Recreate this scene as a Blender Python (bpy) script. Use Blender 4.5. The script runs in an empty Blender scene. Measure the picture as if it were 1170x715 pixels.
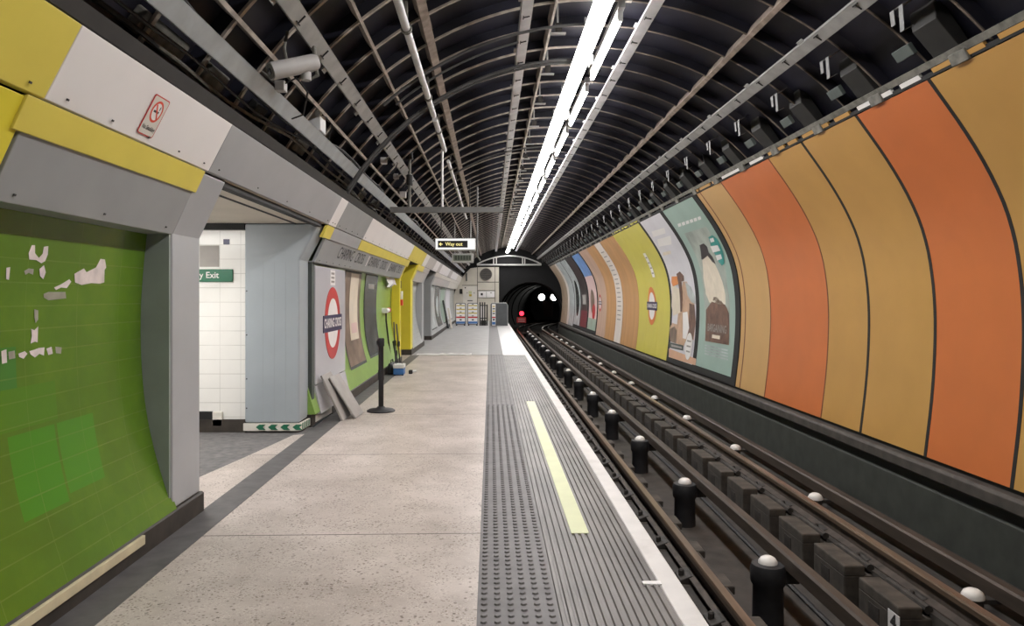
import bpy, bmesh, math, random
from mathutils import Vector, Matrix
random.seed(7)
PI = math.pi
SC = bpy.context.scene
COL = SC.collection
F, VX, VY, H = 845.0, 560.5, 338.0, 1.4      # focal length in photo pixels, vanishing point, eye height

# ------------------------------------------------------------------ materials
def mat(name, col, rough=0.6, metal=0.0, var=0.12, scale=6.0, bump=0.0, emit=None, estr=0.0, spec=0.5, dirt=None, dirt_amt=0.0, stretch=None):
    m = bpy.data.materials.new(name); m.use_nodes = True
    nt = m.node_tree; N = nt.nodes; L = nt.links
    b = N['Principled BSDF']
    b.inputs['Roughness'].default_value = rough
    b.inputs['Metallic'].default_value = metal
    b.inputs['Specular IOR Level'].default_value = spec
    if emit:
        b.inputs['Emission Color'].default_value = (*emit, 1); b.inputs['Emission Strength'].default_value = estr
    tc = N.new('ShaderNodeTexCoord'); mp = N.new('ShaderNodeMapping')
    L.new(tc.outputs['Object'], mp.inputs['Vector'])
    if stretch: mp.inputs['Scale'].default_value = stretch
    nz = N.new('ShaderNodeTexNoise'); nz.inputs['Scale'].default_value = scale; nz.inputs['Detail'].default_value = 6
    L.new(mp.outputs['Vector'], nz.inputs['Vector'])
    rp = N.new('ShaderNodeValToRGB')
    lo = tuple(max(0, c*(1-var)) for c in col); hi = tuple(min(1, c*(1+var)) for c in col)
    rp.color_ramp.elements[0].position = 0.3; rp.color_ramp.elements[0].color = (*lo, 1)
    rp.color_ramp.elements[1].position = 0.7; rp.color_ramp.elements[1].color = (*hi, 1)
    L.new(nz.outputs['Fac'], rp.inputs['Fac'])
    out = rp.outputs['Color']
    if dirt:
        n2 = N.new('ShaderNodeTexNoise'); n2.inputs['Scale'].default_value = scale*0.35; n2.inputs['Detail'].default_value = 8; n2.inputs['Roughness'].default_value = 0.7
        L.new(mp.outputs['Vector'], n2.inputs['Vector'])
        r2 = N.new('ShaderNodeValToRGB'); r2.color_ramp.elements[0].position = 0.5; r2.color_ramp.elements[1].position = 0.72
        r2.color_ramp.elements[1].color = (dirt_amt, dirt_amt, dirt_amt, 1)
        L.new(n2.outputs['Fac'], r2.inputs['Fac'])
        mx = N.new('ShaderNodeMixRGB'); mx.inputs['Color2'].default_value = (*dirt, 1)
        L.new(r2.outputs['Color'], mx.inputs['Fac']); L.new(out, mx.inputs['Color1']); out = mx.outputs['Color']
    L.new(out, b.inputs['Base Color'])
    if bump:
        bp = N.new('ShaderNodeBump'); bp.inputs['Strength'].default_value = bump; bp.inputs['Distance'].default_value = 0.01
        L.new(nz.outputs['Fac'], bp.inputs['Height']); L.new(bp.outputs['Normal'], b.inputs['Normal'])
    m['out'] = 1
    return m

def tile_mat(name, col, joint, uaxis, w, h, rough=0.25, patches=(), jw=0.012, var=0.15, blotch=None, jamt=1.25):
    """stacked glazed tiles; uaxis 'X' or 'Y' runs along the wall, z up; patches = (u0,u1,z0,z1,colour) clean rectangles"""
    m = bpy.data.materials.new(name); m.use_nodes = True
    nt = m.node_tree; N = nt.nodes; L = nt.links; b = N['Principled BSDF']
    b.inputs['Roughness'].default_value = rough
    tc = N.new('ShaderNodeTexCoord'); sp = N.new('ShaderNodeSeparateXYZ'); L.new(tc.outputs['Object'], sp.inputs[0])
    u = sp.outputs[uaxis]; z = sp.outputs['Z']
    def math_(op, a, c, d=None):
        n = N.new('ShaderNodeMath'); n.operation = op
        for i, v in enumerate((a, c, d)):
            if v is None: continue
            if isinstance(v, (int, float)): n.inputs[i].default_value = v
            else: L.new(v, n.inputs[i])
        return n.outputs[0]
    def joint_(v, p, wd):
        q = math_('DIVIDE', v, p); f = math_('FRACT', q, None)
        a = math_('LESS_THAN', f, wd/p); return a
    j = math_('MAXIMUM', joint_(u, w, jw*0.35), joint_(z, h, jw*0.5))
    nz = N.new('ShaderNodeTexNoise'); nz.inputs['Scale'].default_value = 1.7; nz.inputs['Detail'].default_value = 8; nz.inputs['Roughness'].default_value = .65
    L.new(tc.outputs['Object'], nz.inputs['Vector'])
    rp = N.new('ShaderNodeValToRGB')
    rp.color_ramp.elements[0].position = .32; rp.color_ramp.elements[0].color = (*[c*(1-var) for c in col], 1)
    rp.color_ramp.elements[1].position = .66; rp.color_ramp.elements[1].color = (*[min(1, c*(1+var)) for c in col], 1)
    L.new(nz.outputs['Fac'], rp.inputs['Fac']); c = rp.outputs['Color']
    if blotch:
        e = rp.color_ramp.elements.new(.5); e.color = (*blotch, 1)
    for (u0, u1, z0, z1, pc) in patches:
        k = math_('MULTIPLY', math_('MULTIPLY', math_('GREATER_THAN', u, u0), math_('LESS_THAN', u, u1)),
                  math_('MULTIPLY', math_('GREATER_THAN', z, z0), math_('LESS_THAN', z, z1)))
        k = math_('MULTIPLY', k, 0.8)
        mx = N.new('ShaderNodeMixRGB'); mx.inputs['Color2'].default_value = (*pc, 1)
        L.new(k, mx.inputs['Fac']); L.new(c, mx.inputs['Color1']); c = mx.outputs['Color']
    mj = N.new('ShaderNodeMixRGB'); mj.inputs['Color2'].default_value = (*joint, 1)
    n3 = N.new('ShaderNodeTexNoise'); n3.inputs['Scale'].default_value = 3.0; L.new(tc.outputs['Object'], n3.inputs['Vector'])
    L.new(math_('MULTIPLY', j, math_('MULTIPLY', n3.outputs['Fac'], jamt)), mj.inputs['Fac']); L.new(c, mj.inputs['Color1']); L.new(mj.outputs['Color'], b.inputs['Base Color'])
    bp = N.new('ShaderNodeBump'); bp.inputs['Strength'].default_value = .25; bp.inputs['Distance'].default_value = .004
    L.new(math_('SUBTRACT', 1.0, j), bp.inputs['Height']); L.new(bp.outputs['Normal'], b.inputs['Normal'])
    return m

def terrazzo(name):
    m = bpy.data.materials.new(name); m.use_nodes = True
    nt = m.node_tree; N = nt.nodes; L = nt.links; b = N['Principled BSDF']
    tc = N.new('ShaderNodeTexCoord'); sp = N.new('ShaderNodeSeparateXYZ'); L.new(tc.outputs['Object'], sp.inputs[0])
    nz = N.new('ShaderNodeTexNoise'); nz.inputs['Scale'].default_value = 1.3; nz.inputs['Detail'].default_value = 9; nz.inputs['Roughness'].default_value = .7
    L.new(tc.outputs['Object'], nz.inputs['Vector'])
    rp = N.new('ShaderNodeValToRGB'); e = rp.color_ramp.elements
    e[0].position = .30; e[0].color = (.33, .28, .245, 1); e[1].position = .62; e[1].color = (.555, .485, .445, 1)
    L.new(nz.outputs['Fac'], rp.inputs['Fac']); c = rp.outputs['Color']
    for sc, th0, th1, colr, amt in ((55, .22, .36, (.15, .105, .08), .85), (24, .15, .23, (.11, .075, .055), .9), (110, .22, .42, (.74, .69, .63), .5)):
        v = N.new('ShaderNodeTexVoronoi'); v.inputs['Scale'].default_value = sc; L.new(tc.outputs['Object'], v.inputs['Vector'])
        r = N.new('ShaderNodeValToRGB'); r.color_ramp.elements[0].position = th0; r.color_ramp.elements[0].color = (amt,)*3+(1,)
        r.color_ramp.elements[1].position = th1; r.color_ramp.elements[1].color = (0, 0, 0, 1)
        L.new(v.outputs['Distance'], r.inputs['Fac'])
        gate = N.new('ShaderNodeTexNoise'); gate.inputs['Scale'].default_value = sc*.09; gate.inputs['Detail'].default_value = 4; L.new(tc.outputs['Object'], gate.inputs['Vector'])
        g2 = N.new('ShaderNodeValToRGB'); g2.color_ramp.elements[0].position = .36; g2.color_ramp.elements[1].position = .55; L.new(gate.outputs['Fac'], g2.inputs['Fac'])
        mm = N.new('ShaderNodeMath'); mm.operation = 'MULTIPLY'; L.new(r.outputs['Color'], mm.inputs[0]); L.new(g2.outputs['Color'], mm.inputs[1])
        mx = N.new('ShaderNodeMixRGB'); mx.inputs['Color2'].default_value = (*colr, 1)
        L.new(mm.outputs[0], mx.inputs['Fac']); L.new(c, mx.inputs['Color1']); c = mx.outputs['Color']
    # slab joints across the platform every 2.2 m, slightly skewed
    sk = N.new('ShaderNodeMath'); sk.operation = 'MULTIPLY_ADD'; L.new(sp.outputs['X'], sk.inputs[0]); sk.inputs[1].default_value = -.03; L.new(sp.outputs['Y'], sk.inputs[2])
    a = N.new('ShaderNodeMath'); a.operation = 'ADD'; L.new(sk.outputs[0], a.inputs[0]); a.inputs[1].default_value = -4.36+22
    d = N.new('ShaderNodeMath'); d.operation = 'DIVIDE'; L.new(a.outputs[0], d.inputs[0]); d.inputs[1].default_value = 2.2
    fr = N.new('ShaderNodeMath'); fr.operation = 'FRACT'; L.new(d.outputs[0], fr.inputs[0])
    lt = N.new('ShaderNodeMath'); lt.operation = 'LESS_THAN'; L.new(fr.outputs[0], lt.inputs[0]); lt.inputs[1].default_value = .006
    mx = N.new('ShaderNodeMixRGB'); mx.inputs['Color2'].default_value = (.08, .06, .05, 1); L.new(lt.outputs[0], mx.inputs['Fac']); L.new(c, mx.inputs['Color1'])
    L.new(mx.outputs['Color'], b.inputs['Base Color'])
    b.inputs['Roughness'].default_value = .38; b.inputs['Specular IOR Level'].default_value = .45
    return m

def emis(name, col, s):
    m = bpy.data.materials.new(name); m.use_nodes = True
    nt = m.node_tree; nt.nodes.clear()
    e = nt.nodes.new('ShaderNodeEmission'); o = nt.nodes.new('ShaderNodeOutputMaterial')
    e.inputs[0].default_value = (*col, 1); e.inputs[1].default_value = s; nt.links.new(e.outputs[0], o.inputs[0]); return m

M = {}
def mk(n, *a, **k): M[n] = mat(n, *a, **k)
mk('grey_clad', (.36, .37, .385), .38, .0, .05, 3)
mk('grey_dark_clad', (.30, .31, .315), .42, .0, .06, 3)
mk('bluegrey_clad', (.33, .37, .40), .42, 0, .05, 3)
mk('pinkgrey', (.50, .475, .46), .45, 0, .05, 3)
mk('white_panel', (.80, .775, .77), .42, 0, .03, 2)
mk('cream_panel', (.66, .63, .57), .45, 0, .05, 2)
mk('yellow_panel', (.72, .60, .10), .4, 0, .05, 3)
mk('yellow_bright', (.74, .63, .045), .4, 0, .05, 3)
mk('roundel_panel', (.44, .44, .475), .3, 0, .04, 2)
mk('skirting', (.035, .028, .022), .6, 0, .4, 8, .2)
mk('gutter', (.10, .095, .095), .55, 0, .25, 9, .2)
mk('asphalt', (.13, .125, .125), .8, 0, .3, 14, .35, dirt=(.33, .31, .29), dirt_amt=.35)
mk('soffit', (.62, .57, .49), .7, 0, .06, 2)
mk('black', (.007, .007, .0075), .7, 0, .3, 9)
mk('bar_grey', (.12, .12, .115), .5, 0, .1, 6)
mk('bracket_grey', (.09, .09, .09), .5, .2, .2, 8)
mk('joint_brown', (.16, .05, .03), .5, 0, .2, 6)
mk('cable_black', (.085, .085, .085), .35, 0, .2, 6)
mk('rubber', (.016, .016, .018), .6, 0, .3, 12)
mk('black_metal', (.02, .02, .022), .38, .3, .2, 9)
mk('lining', (.010, .010, .019), .5, .15, .5, 2.2, .3, dirt=(.035, .028, .026), dirt_amt=.5)  # blue tint partly stands in for lens flare haze
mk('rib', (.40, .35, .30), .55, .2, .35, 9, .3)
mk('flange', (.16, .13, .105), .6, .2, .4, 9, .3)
mk('galv', (.46, .50, .53), .38, .35, .12, 8)
mk('galv_grey', (.36, .36, .35), .45, .3, .15, 8)
mk('galv_white', (.62, .62, .63), .42, .2, .1, 8)
mk('rust_beam', (.30, .245, .205), .6, .2, .35, 9, .3)
mk('tray', (.013, .0125, .012), .6, .1, .3, 8)
mk('junk', (.16, .155, .135), .7, .1, .4, 12, .3)
mk('plastic_white', (.72, .72, .72), .4, 0, .04, 5)
mk('cctv', (.40, .385, .375), .45, 0, .1, 6)
mk('orange_panel', (.55, .158, .048), .33, 0, .06, 2.2)
mk('ochre_panel', (.49, .275, .08), .33, 0, .06, 2.2)
mk('ochre_light', (.54, .33, .13), .33, 0, .05, 2.2)
mk('yellow_wall', (.60, .54, .09), .35, 0, .04, 2)
mk('brown_wall', (.50, .27, .105), .4, 0, .12, 3, stretch=(1, 1, .1))
mk('pinkbrown_wall', (.50, .34, .25), .4, 0, .12, 3, stretch=(1, 1, .1))
mk('pale_strip', (.70, .64, .58), .4, 0, .05, 3)
mk('end_wall_brown', (.36, .28, .20), .5, 0, .15, 3)
mk('ledge', (.050, .043, .037), .7, 0, .35, 8, .3)
mk('trackwall', (.030, .034, .028), .75, 0, .3, 5, .3)
mk('trackbed', (.042, .036, .031), .9, 0, .35, 5, .4)
mk('block', (.055, .046, .037), .85, 0, .4, 9, .5, dirt=(.02, .017, .014), dirt_amt=.6)
mk('rail_head', (.19, .135, .095), .36, .6, .25, 6, stretch=(3, .3, 3))
mk('rail_side', (.06, .045, .036), .75, .2, .4, 9, .3)
mk('cond_rail', (.062, .047, .037), .6, .4, .3, 6, stretch=(3, .3, 3))
mk('chair_iron', (.035, .03, .026), .7, .2, .4, 12, .3)
mk('porcelain', (.78, .76, .73), .25, 0, .03, 4)
mk('tactile', (.105, .097, .098), .55, 0, .2, 7, .15)
mk('ribbed', (.125, .112, .105), .5, 0, .35, 4, .15, dirt=(.07, .06, .05), dirt_amt=.6, stretch=(1, .35, 1))
mk('edge_white', (.62, .595, .58), .6, 0, .06, 6, .2, dirt=(.35, .32, .30), dirt_amt=.4)
mk('lumi', (.52, .545, .31), .5, 0, .06, 5)
mk('far_floor', (.33, .325, .32), .5, 0, .12, 3)
mk('far_pale', (.38, .37, .36), .35, 0, .08, 3)
mk('sheet', (.7, .69, .68), .3, 0, .08, 9, .4)
mk('red', (.52, .03, .03), .4, 0, .05, 5)
mk('red_bright', (.7, .07, .03), .4, 0, .05, 5)
mk('navy', (.022, .020, .085), .35, 0, .05, 5)
mk('white', (.8, .78, .77), .35, 0, .02, 5)
mk('sign_green', (.01, .13, .065), .35, 0, .05, 5)
mk('dark_text', (.04, .04, .04), .5, 0, .05, 5)
mk('grey_text', (.06, .06, .065), .6, 0, .3, 30)
mk('board', (.34, .32, .30), .6, 0, .1, 5)
mk('blue', (.05, .16, .42), .4, 0, .1, 5)
mk('teal_poster', (.31, .43, .38), .3, 0, .06, 2)
mk('poster_white', (.66, .65, .70), .3, 0, .05, 2)
mk('poster_salmon', (.66, .40, .26), .35, 0, .06, 4)
mk('poster_brown', (.16, .085, .06), .35, 0, .4, 7)
mk('poster_skin', (.55, .36, .24), .35, 0, .15, 6)
mk('poster_cream', (.72, .64, .52), .35, 0, .08, 5)
mk('poster_dark', (.032, .026, .028), .35, 0, .4, 5)
mk('poster_teal', (.03, .30, .27), .35, 0, .05, 5)
mk('poster_grey', (.36, .40, .36), .35, 0, .3, 2.5)
mk('poster_green', (.33, .44, .36), .35, 0, .1, 4)
mk('poster_sky', (.16, .33, .66), .3, 0, .25, 3)
mk('poster_maroon', (.15, .03, .04), .35, 0, .2, 4)
mk('poster_mist', (.42, .46, .46), .35, 0, .3, 3)
mk('poster_photo', (.20, .14, .10), .3, 0, .55, 3.5)
mk('poster_slate', (.040, .047, .047), .25, 0, .55, 3.5)
mk('poster_orange', (.72, .26, .07), .35, 0, .05, 3)
mk('poster_pink', (.72, .52, .50), .35, 0, .05, 3)
mk('roundel_orange', (.68, .20, .05), .4, 0, .05, 5)
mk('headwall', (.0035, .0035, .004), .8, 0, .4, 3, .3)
mk('cream_wall', (.58, .54, .46), .5, 0, .06, 2)
mk('seam', (.10, .09, .08), .7, 0, .1, 5)
mk('vent', (.055, .05, .045), .6, .2, .3, 12)
mk('frame_white', (.52, .51, .49), .45, .1, .1, 5)
mk('barrier_grey', (.085, .09, .095), .5, 0, .12, 5)
mk('reveal', (.26, .29, .27), .5, 0, .1, 4)
mk('gold', (.55, .42, .06), .45, 0, .05, 5)
mk('tunnel', (.004, .004, .0043), .75, .1, .5, 3, .4)
mk('train', (.02, .02, .024), .4, .2, .1, 3)  # near black: the unlit tunnel's darkness is put into the train colours
mk('train_red', (.03, .01, .01), .4, 0, .1, 3)
mk('glass_dark', (.01, .012, .014), .1, 0, .1, 3)
mk('display', (.11, .13, .10), .4, 0, .1, 5)
mk('display_on', (.028, .036, .028), .4, 0, .1, 5)
mk('torn_paper', (.66, .58, .55), .7, 0, .2, 14)
mk('torn_grey', (.30, .29, .22), .7, 0, .2, 14)
mk('pale_batten', (.60, .53, .35), .55, 0, .12, 8, dirt=(.3, .25, .18), dirt_amt=.4)
mk('cladding_dark', (.07, .085, .08), .6, 0, .15, 5)
M['tubes'] = emis('tube_glow', (1.0, .97, .95), 28.0)
M['diff'] = emis('diffuser_glow', (1.0, .97, .95), 28.0)
M['headlamp'] = emis('headlamp_glow', (1.0, .98, .92), 6)
M['redlamp'] = emis('red_lamp_glow', (1.0, .015, .03), 4.5)
M['way_text'] = emis('lit_yellow_lettering', (.95, .82, .32), .65)
M['way_white'] = emis('lit_white_sign', (.9, .9, .88), .62)
M['corridor_lamp'] = emis('corridor_glow', (1.0, .98, .94), 55)
M['terrazzo'] = terrazzo('terrazzo')
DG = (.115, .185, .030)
M['tile_green'] = tile_mat('dimmed_green_tiles', (.098, .190, .012), (.20, .28, .06), 'Y', .41, .104, .22,  # darker than the far green tiles: weaker light and dirt put in the colour
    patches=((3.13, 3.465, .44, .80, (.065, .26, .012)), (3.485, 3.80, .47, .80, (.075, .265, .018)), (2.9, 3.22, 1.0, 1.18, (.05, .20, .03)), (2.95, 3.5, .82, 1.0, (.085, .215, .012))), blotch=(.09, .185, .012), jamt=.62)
M['tile_green_far'] = tile_mat('green_tiles_far', (.24, .40, .085), (.30, .42, .14), 'Y', .205, .104, .28)
M['tile_grey_far'] = tile_mat('grey_tiles_far', (.40, .42, .42), (.3, .3, .3), 'Y', .205, .104, .28)
M['tile_yellow_far'] = tile_mat('yellow_tiles_far', (.66, .55, .05), (.5, .45, .1), 'Y', .205, .104, .3)
M['tile_white'] = tile_mat('white_tiles', (.80, .79, .76), (.50, .49, .46), 'X', .215, .148, .22, var=.03, jw=.014)

# ------------------------------------------------------------------ helpers
class B:
    def __init__(s): s.v = []; s.f = []
    def add(s, vs, fs):
        o = len(s.v); s.v += [tuple(p) for p in vs]; s.f += [tuple(i+o for i in q) for q in fs]; return s
    def box(s, x0, x1, y0, y1, z0, z1):
        return s.add([(x0,y0,z0),(x1,y0,z0),(x1,y1,z0),(x0,y1,z0),(x0,y0,z1),(x1,y0,z1),(x1,y1,z1),(x0,y1,z1)],
                     [(3,2,1,0),(4,5,6,7),(0,1,5,4),(1,2,6,5),(2,3,7,6),(3,0,4,7)])
    def obox(s, o, u, v, w):
        o, u, v, w = map(Vector, (o, u, v, w))
        return s.add([o,o+u,o+u+v,o+v,o+w,o+u+w,o+u+v+w,o+v+w], [(3,2,1,0),(4,5,6,7),(0,1,5,4),(1,2,6,5),(2,3,7,6),(3,0,4,7)])
    def prism(s, poly, y0, y1):                 # polygon in X,Z extruded along Y
        n = len(poly)
        vs = [(x, y0, z) for x, z in poly]+[(x, y1, z) for x, z in poly]
        return s.add(vs, [tuple(range(n)), tuple(range(2*n-1, n-1, -1))]+[(i, i+n, (i+1) % n+n, (i+1) % n) for i in range(n)])
    def prismz(s, poly, z0, z1):                # polygon in X,Y extruded along Z
        n = len(poly)
        vs = [(x, y, z0) for x, y in poly]+[(x, y, z1) for x, y in poly]
        return s.add(vs, [tuple(range(n)), tuple(range(2*n-1, n-1, -1))]+[(i, i+n, (i+1) % n+n, (i+1) % n) for i in range(n)])
    def prismx(s, poly, x0, x1):                # polygon in Y,Z extruded along X
        n = len(poly)
        vs = [(x0, y, z) for y, z in poly]+[(x1, y, z) for y, z in poly]
        return s.add(vs, [tuple(range(n)), tuple(range(2*n-1, n-1, -1))]+[(i, i+n, (i+1) % n+n, (i+1) % n) for i in range(n)])
    def strip(s, prof, y0, y1, th, n=1):        # open profile (X,Z) thickened by th in X, extruded along Y
        poly = list(prof)+[(x+th, z) for x, z in reversed(prof)]
        for k in range(n): s.prism(poly, y0+(y1-y0)*k/n, y0+(y1-y0)*(k+1)/n)
        return s
    def sweep(s, poly, path):                   # polygon offsets (dx,dz) along list of (x,y,z)
        n = len(poly); m = len(path); vs = []
        for (x, y, z) in path: vs += [(x+a, y, z+c) for a, c in poly]
        fs = [tuple(range(n)), tuple(range(m*n-1, m*n-n-1, -1))]
        for k in range(m-1):
            fs += [(k*n+i, (k+1)*n+i, (k+1)*n+(i+1) % n, k*n+(i+1) % n) for i in range(n)]
        return s.add(vs, fs)
    def tube(s, path, r, n=8):
        path = [Vector(p) for p in path]; m = len(path); vs = []; up = None
        for k in range(m):
            t = (path[min(k+1, m-1)]-path[max(k-1, 0)]).normalized()
            if up is None: up = t.orthogonal().normalized()
            a = (up-t*up.dot(t))
            a = a.normalized() if a.length > 1e-6 else t.orthogonal().normalized()
            up = a; b = t.cross(a); rr = r[k] if isinstance(r, (list, tuple)) else r
            vs += [path[k]+(a*math.cos(2*PI*i/n)+b*math.sin(2*PI*i/n))*rr for i in range(n)]
        fs = [tuple(range(n-1, -1, -1)), tuple(range((m-1)*n, m*n))]
        for k in range(m-1):
            fs += [(k*n+i, k*n+(i+1) % n, (k+1)*n+(i+1) % n, (k+1)*n+i) for i in range(n)]
        return s.add(vs, fs)
    def lathe(s, cx, cy, prof, n=16):           # prof: (r, z) bottom to top about a vertical axis
        return s.tube([(cx, cy, z) for r, z in prof], [r for r, z in prof], n) if len({z for r, z in prof}) == len(prof) else s._lathe(cx, cy, prof, n)
    def _lathe(s, cx, cy, prof, n):
        vs = []; m = len(prof)
        for r, z in prof: vs += [(cx+r*math.cos(2*PI*i/n), cy+r*math.sin(2*PI*i/n), z) for i in range(n)]
        fs = [tuple(range(n-1, -1, -1)), tuple(range((m-1)*n, m*n))]
        for k in range(m-1): fs += [(k*n+i, k*n+(i+1) % n, (k+1)*n+(i+1) % n, (k+1)*n+i) for i in range(n)]
        return s.add(vs, fs)
    def arcbar(s, c, r0, r1, a0, a1, y0, y1, n=40):   # curved bar in an XZ plane, degrees
        poly = []
        for k in range(n+1):
            a = math.radians(a0+(a1-a0)*k/n); poly.append((math.cos(a), math.sin(a)))
        for k in range(n):
            p, q = poly[k], poly[k+1]
            if k == 0: base = len(s.v)
        vs = []
        for (cx, cz) in poly:
            for rr, yy in ((r0, y0), (r1, y0), (r1, y1), (r0, y1)): vs.append((c[0]+rr*cx, yy, c[1]+rr*cz))
        fs = [(0, 1, 2, 3), (4*n+3, 4*n+2, 4*n+1, 4*n)]
        for k in range(n):
            fs += [(4*k+i, 4*k+4+i, 4*k+4+(i+1) % 4, 4*k+(i+1) % 4) for i in range(4)]
        return s.add(vs, fs)
    def build(s, name, m, parent=None, smooth=False, bevel=0, seg=2):
        me = bpy.data.meshes.new(name); me.from_pydata(s.v, [], s.f)
        bm = bmesh.new(); bm.from_mesh(me); bmesh.ops.recalc_face_normals(bm, faces=bm.faces); bm.to_mesh(me); bm.free()
        return link(name, me, m, parent, smooth, bevel, seg)

ORG = {}
def link(name, me, m, parent=None, smooth=False, bevel=0, seg=2):
    o = bpy.data.objects.new(name, me); COL.objects.link(o)
    me.materials.append(M[m] if isinstance(m, str) else m)
    if smooth:
        for p in me.polygons: p.use_smooth = True
        try: me.set_sharp_from_angle(angle=math.radians(40))
        except Exception: pass
    if bevel:
        md = o.modifiers.new('bevel', 'BEVEL'); md.width = bevel; md.segments = seg; md.limit_method = 'ANGLE'; md.angle_limit = math.radians(40)
    if parent is not None:
        o.parent = parent
        org = ORG[parent.name]; me.transform(Matrix.Translation(-org)); ORG[o.name] = org
    else: ORG[o.name] = Vector((0, 0, 0))
    return o

def tag(o, label, cat, group=None, kind=None):
    if label: o['label'] = label
    if cat: o['category'] = cat
    if group: o['group'] = group
    if kind: o['kind'] = kind
    return o
def struct(o, label, cat): o['kind'] = 'structure'; return tag(o, label, cat)
def thing(name, label, cat, loc=(0, 0, 0), group=None):
    o = bpy.data.objects.new(name, None); COL.objects.link(o); o.location = loc; o.empty_display_size = .1; ORG[o.name] = Vector(loc)
    return tag(o, label, cat, group)
def copy_tree(root, d):
    r = root.copy(); COL.objects.link(r); r.location = root.location+Vector(d)
    for ch in root.children:
        c = ch.copy(); COL.objects.link(c); c.parent = r
        for g in ch.children:
            e = g.copy(); COL.objects.link(e); e.parent = c
    return r
ORD = ['nearest', 'second', 'third', 'fourth', 'fifth', 'sixth', 'seventh', 'eighth', 'ninth', 'tenth', 'eleventh', 'twelfth', 'thirteenth', 'fourteenth', 'fifteenth', 'sixteenth', 'seventeenth', 'eighteenth', 'nineteenth', 'twentieth']
TENS = {20: 'twenty', 30: 'thirty', 40: 'forty', 50: 'fifty', 60: 'sixty'}
def ordn(i):
    if i < 20: return ORD[i]
    n = i+1; t = n//10*10; u = n % 10
    return {20: 'twentieth', 30: 'thirtieth', 40: 'fortieth', 50: 'fiftieth', 60: 'sixtieth'}[t] if u == 0 else TENS[t]+'-'+['', 'first', 'second', 'third', 'fourth', 'fifth', 'sixth', 'seventh', 'eighth', 'ninth'][u]

def P(px, py, Y): return ((px-VX)*Y/F, Y, H+(VY-py)*Y/F)
def interp(prof, z):
    if z <= prof[0][0]: return prof[0][1]
    for (z0, x0), (z1, x1) in zip(prof, prof[1:]):
        if z <= z1: return x0+(x1-x0)*(z-z0)/(z1-z0)
    return prof[-1][1]
# measured cross-sections (z, X): right hand cladding and left hand tile wall
RP = [(-.006, 3.806), (.294, 3.843), (.563, 3.873), (.985, 3.896), (1.315, 3.896), (1.63, 3.865), (1.9, 3.817), (2.19, 3.71), (2.57, 3.495), (2.98, 3.20)]
LP = [(.13, -1.875), (.32, -1.94), (.52, -1.997), (.70, -2.036), (.88, -2.057), (1.22, -2.072), (1.5, -2.058), (1.72, -2.036), (2.1, -1.99)]
def smooth_prof(p):
    def g(z):
        h = max(0, min(.18, z-p[0][0], p[-1][0]-z))
        return sum(interp(p, z+h*k/4) for k in range(-4, 5))/9
    return g
XR = smooth_prof(RP); XL = smooth_prof(LP)
def inv(px, py, fx, x0):
    X = x0
    for _ in range(40):
        Y = F*X/(px-VX); z = H+(VY-py)*Y/F; X = .5*X+.5*fx(z)
    return (Y, z)
def invR(px, py): return inv(px, py, XR, 3.85)
def invL(px, py): return inv(px, py, XL, -2.0)

def patch(name, outline, fx, off, m, parent=None, step=.06):
    """flat print laid on a curved wall: outline is (Y,z) on the wall; off is added to X"""
    bm = bmesh.new()
    vs = [bm.verts.new((0, y, z)) for y, z in outline]
    f = bm.faces.new(vs); bmesh.ops.triangulate(bm, faces=[f])
    return map_patch(name, bm, fx, off, m, parent, step)
def map_patch(name, bm, fx, off, m, parent, step=.06):
    zs = [v.co.z for v in bm.verts]; z = math.floor(min(zs)/step)*step+step
    while z < max(zs):
        bmesh.ops.bisect_plane(bm, geom=bm.verts[:]+bm.edges[:]+bm.faces[:], plane_co=(0, 0, z), plane_no=(0, 0, 1)); z += step
    for v in bm.verts: v.co.x = fx(v.co.z)+off
    me = bpy.data.meshes.new(name); bm.to_mesh(me); bm.free()
    return link(name, me, m, parent)
def rect(y0, y1, z0, z1): return [(y0, z0), (y1, z0), (y1, z1), (y0, z1)]
def ellipse(yc, zc, ry, rz, n=28): return [(yc+ry*math.cos(2*PI*i/n), zc+rz*math.sin(2*PI*i/n)) for i in range(n)]
def text_mesh(body, size, sx=1.0, bold=0.0):
    cu = bpy.data.curves.new('t', 'FONT'); cu.body = body; cu.size = size; cu.align_x = 'CENTER'; cu.align_y = 'CENTER'; cu.offset = bold
    cu.resolution_u = 3
    o = bpy.data.objects.new('t', cu); COL.objects.link(o)
    bpy.context.view_layer.update()
    me = bpy.data.meshes.new_from_object(o.evaluated_get(bpy.context.evaluated_depsgraph_get()))
    bpy.data.objects.remove(o); bpy.data.curves.remove(cu)
    for v in me.vertices: v.co.x *= sx
    return me
def text_frame(name, body, size, o, u, v, m, parent=None, sx=1.0, bold=0.0):
    """lettering at point o, reading along u, up along v"""
    me = text_mesh(body, size, sx, bold); o, u, v = Vector(o), Vector(u).normalized(), Vector(v).normalized()
    for q in me.vertices: q.co = o+u*q.co.x+v*q.co.y
    me.materials.clear(); return link(name, me, m, parent)
def text_curved(name, body, size, yc, zc, side, off, m, parent=None, sx=1.0, bold=0.0, rot=False):
    me = text_mesh(body, size, sx, bold); bm = bmesh.new(); bm.from_mesh(me); bpy.data.meshes.remove(me)
    d = -1 if side == 'R' else 1
    for q in bm.verts:
        a, b = q.co.x, q.co.y
        if rot: a, b = b, -a
        q.co = Vector((0, yc+d*a, zc+b))
    return map_patch(name, bm, XR if side == 'R' else XL, off, m, parent)

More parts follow.
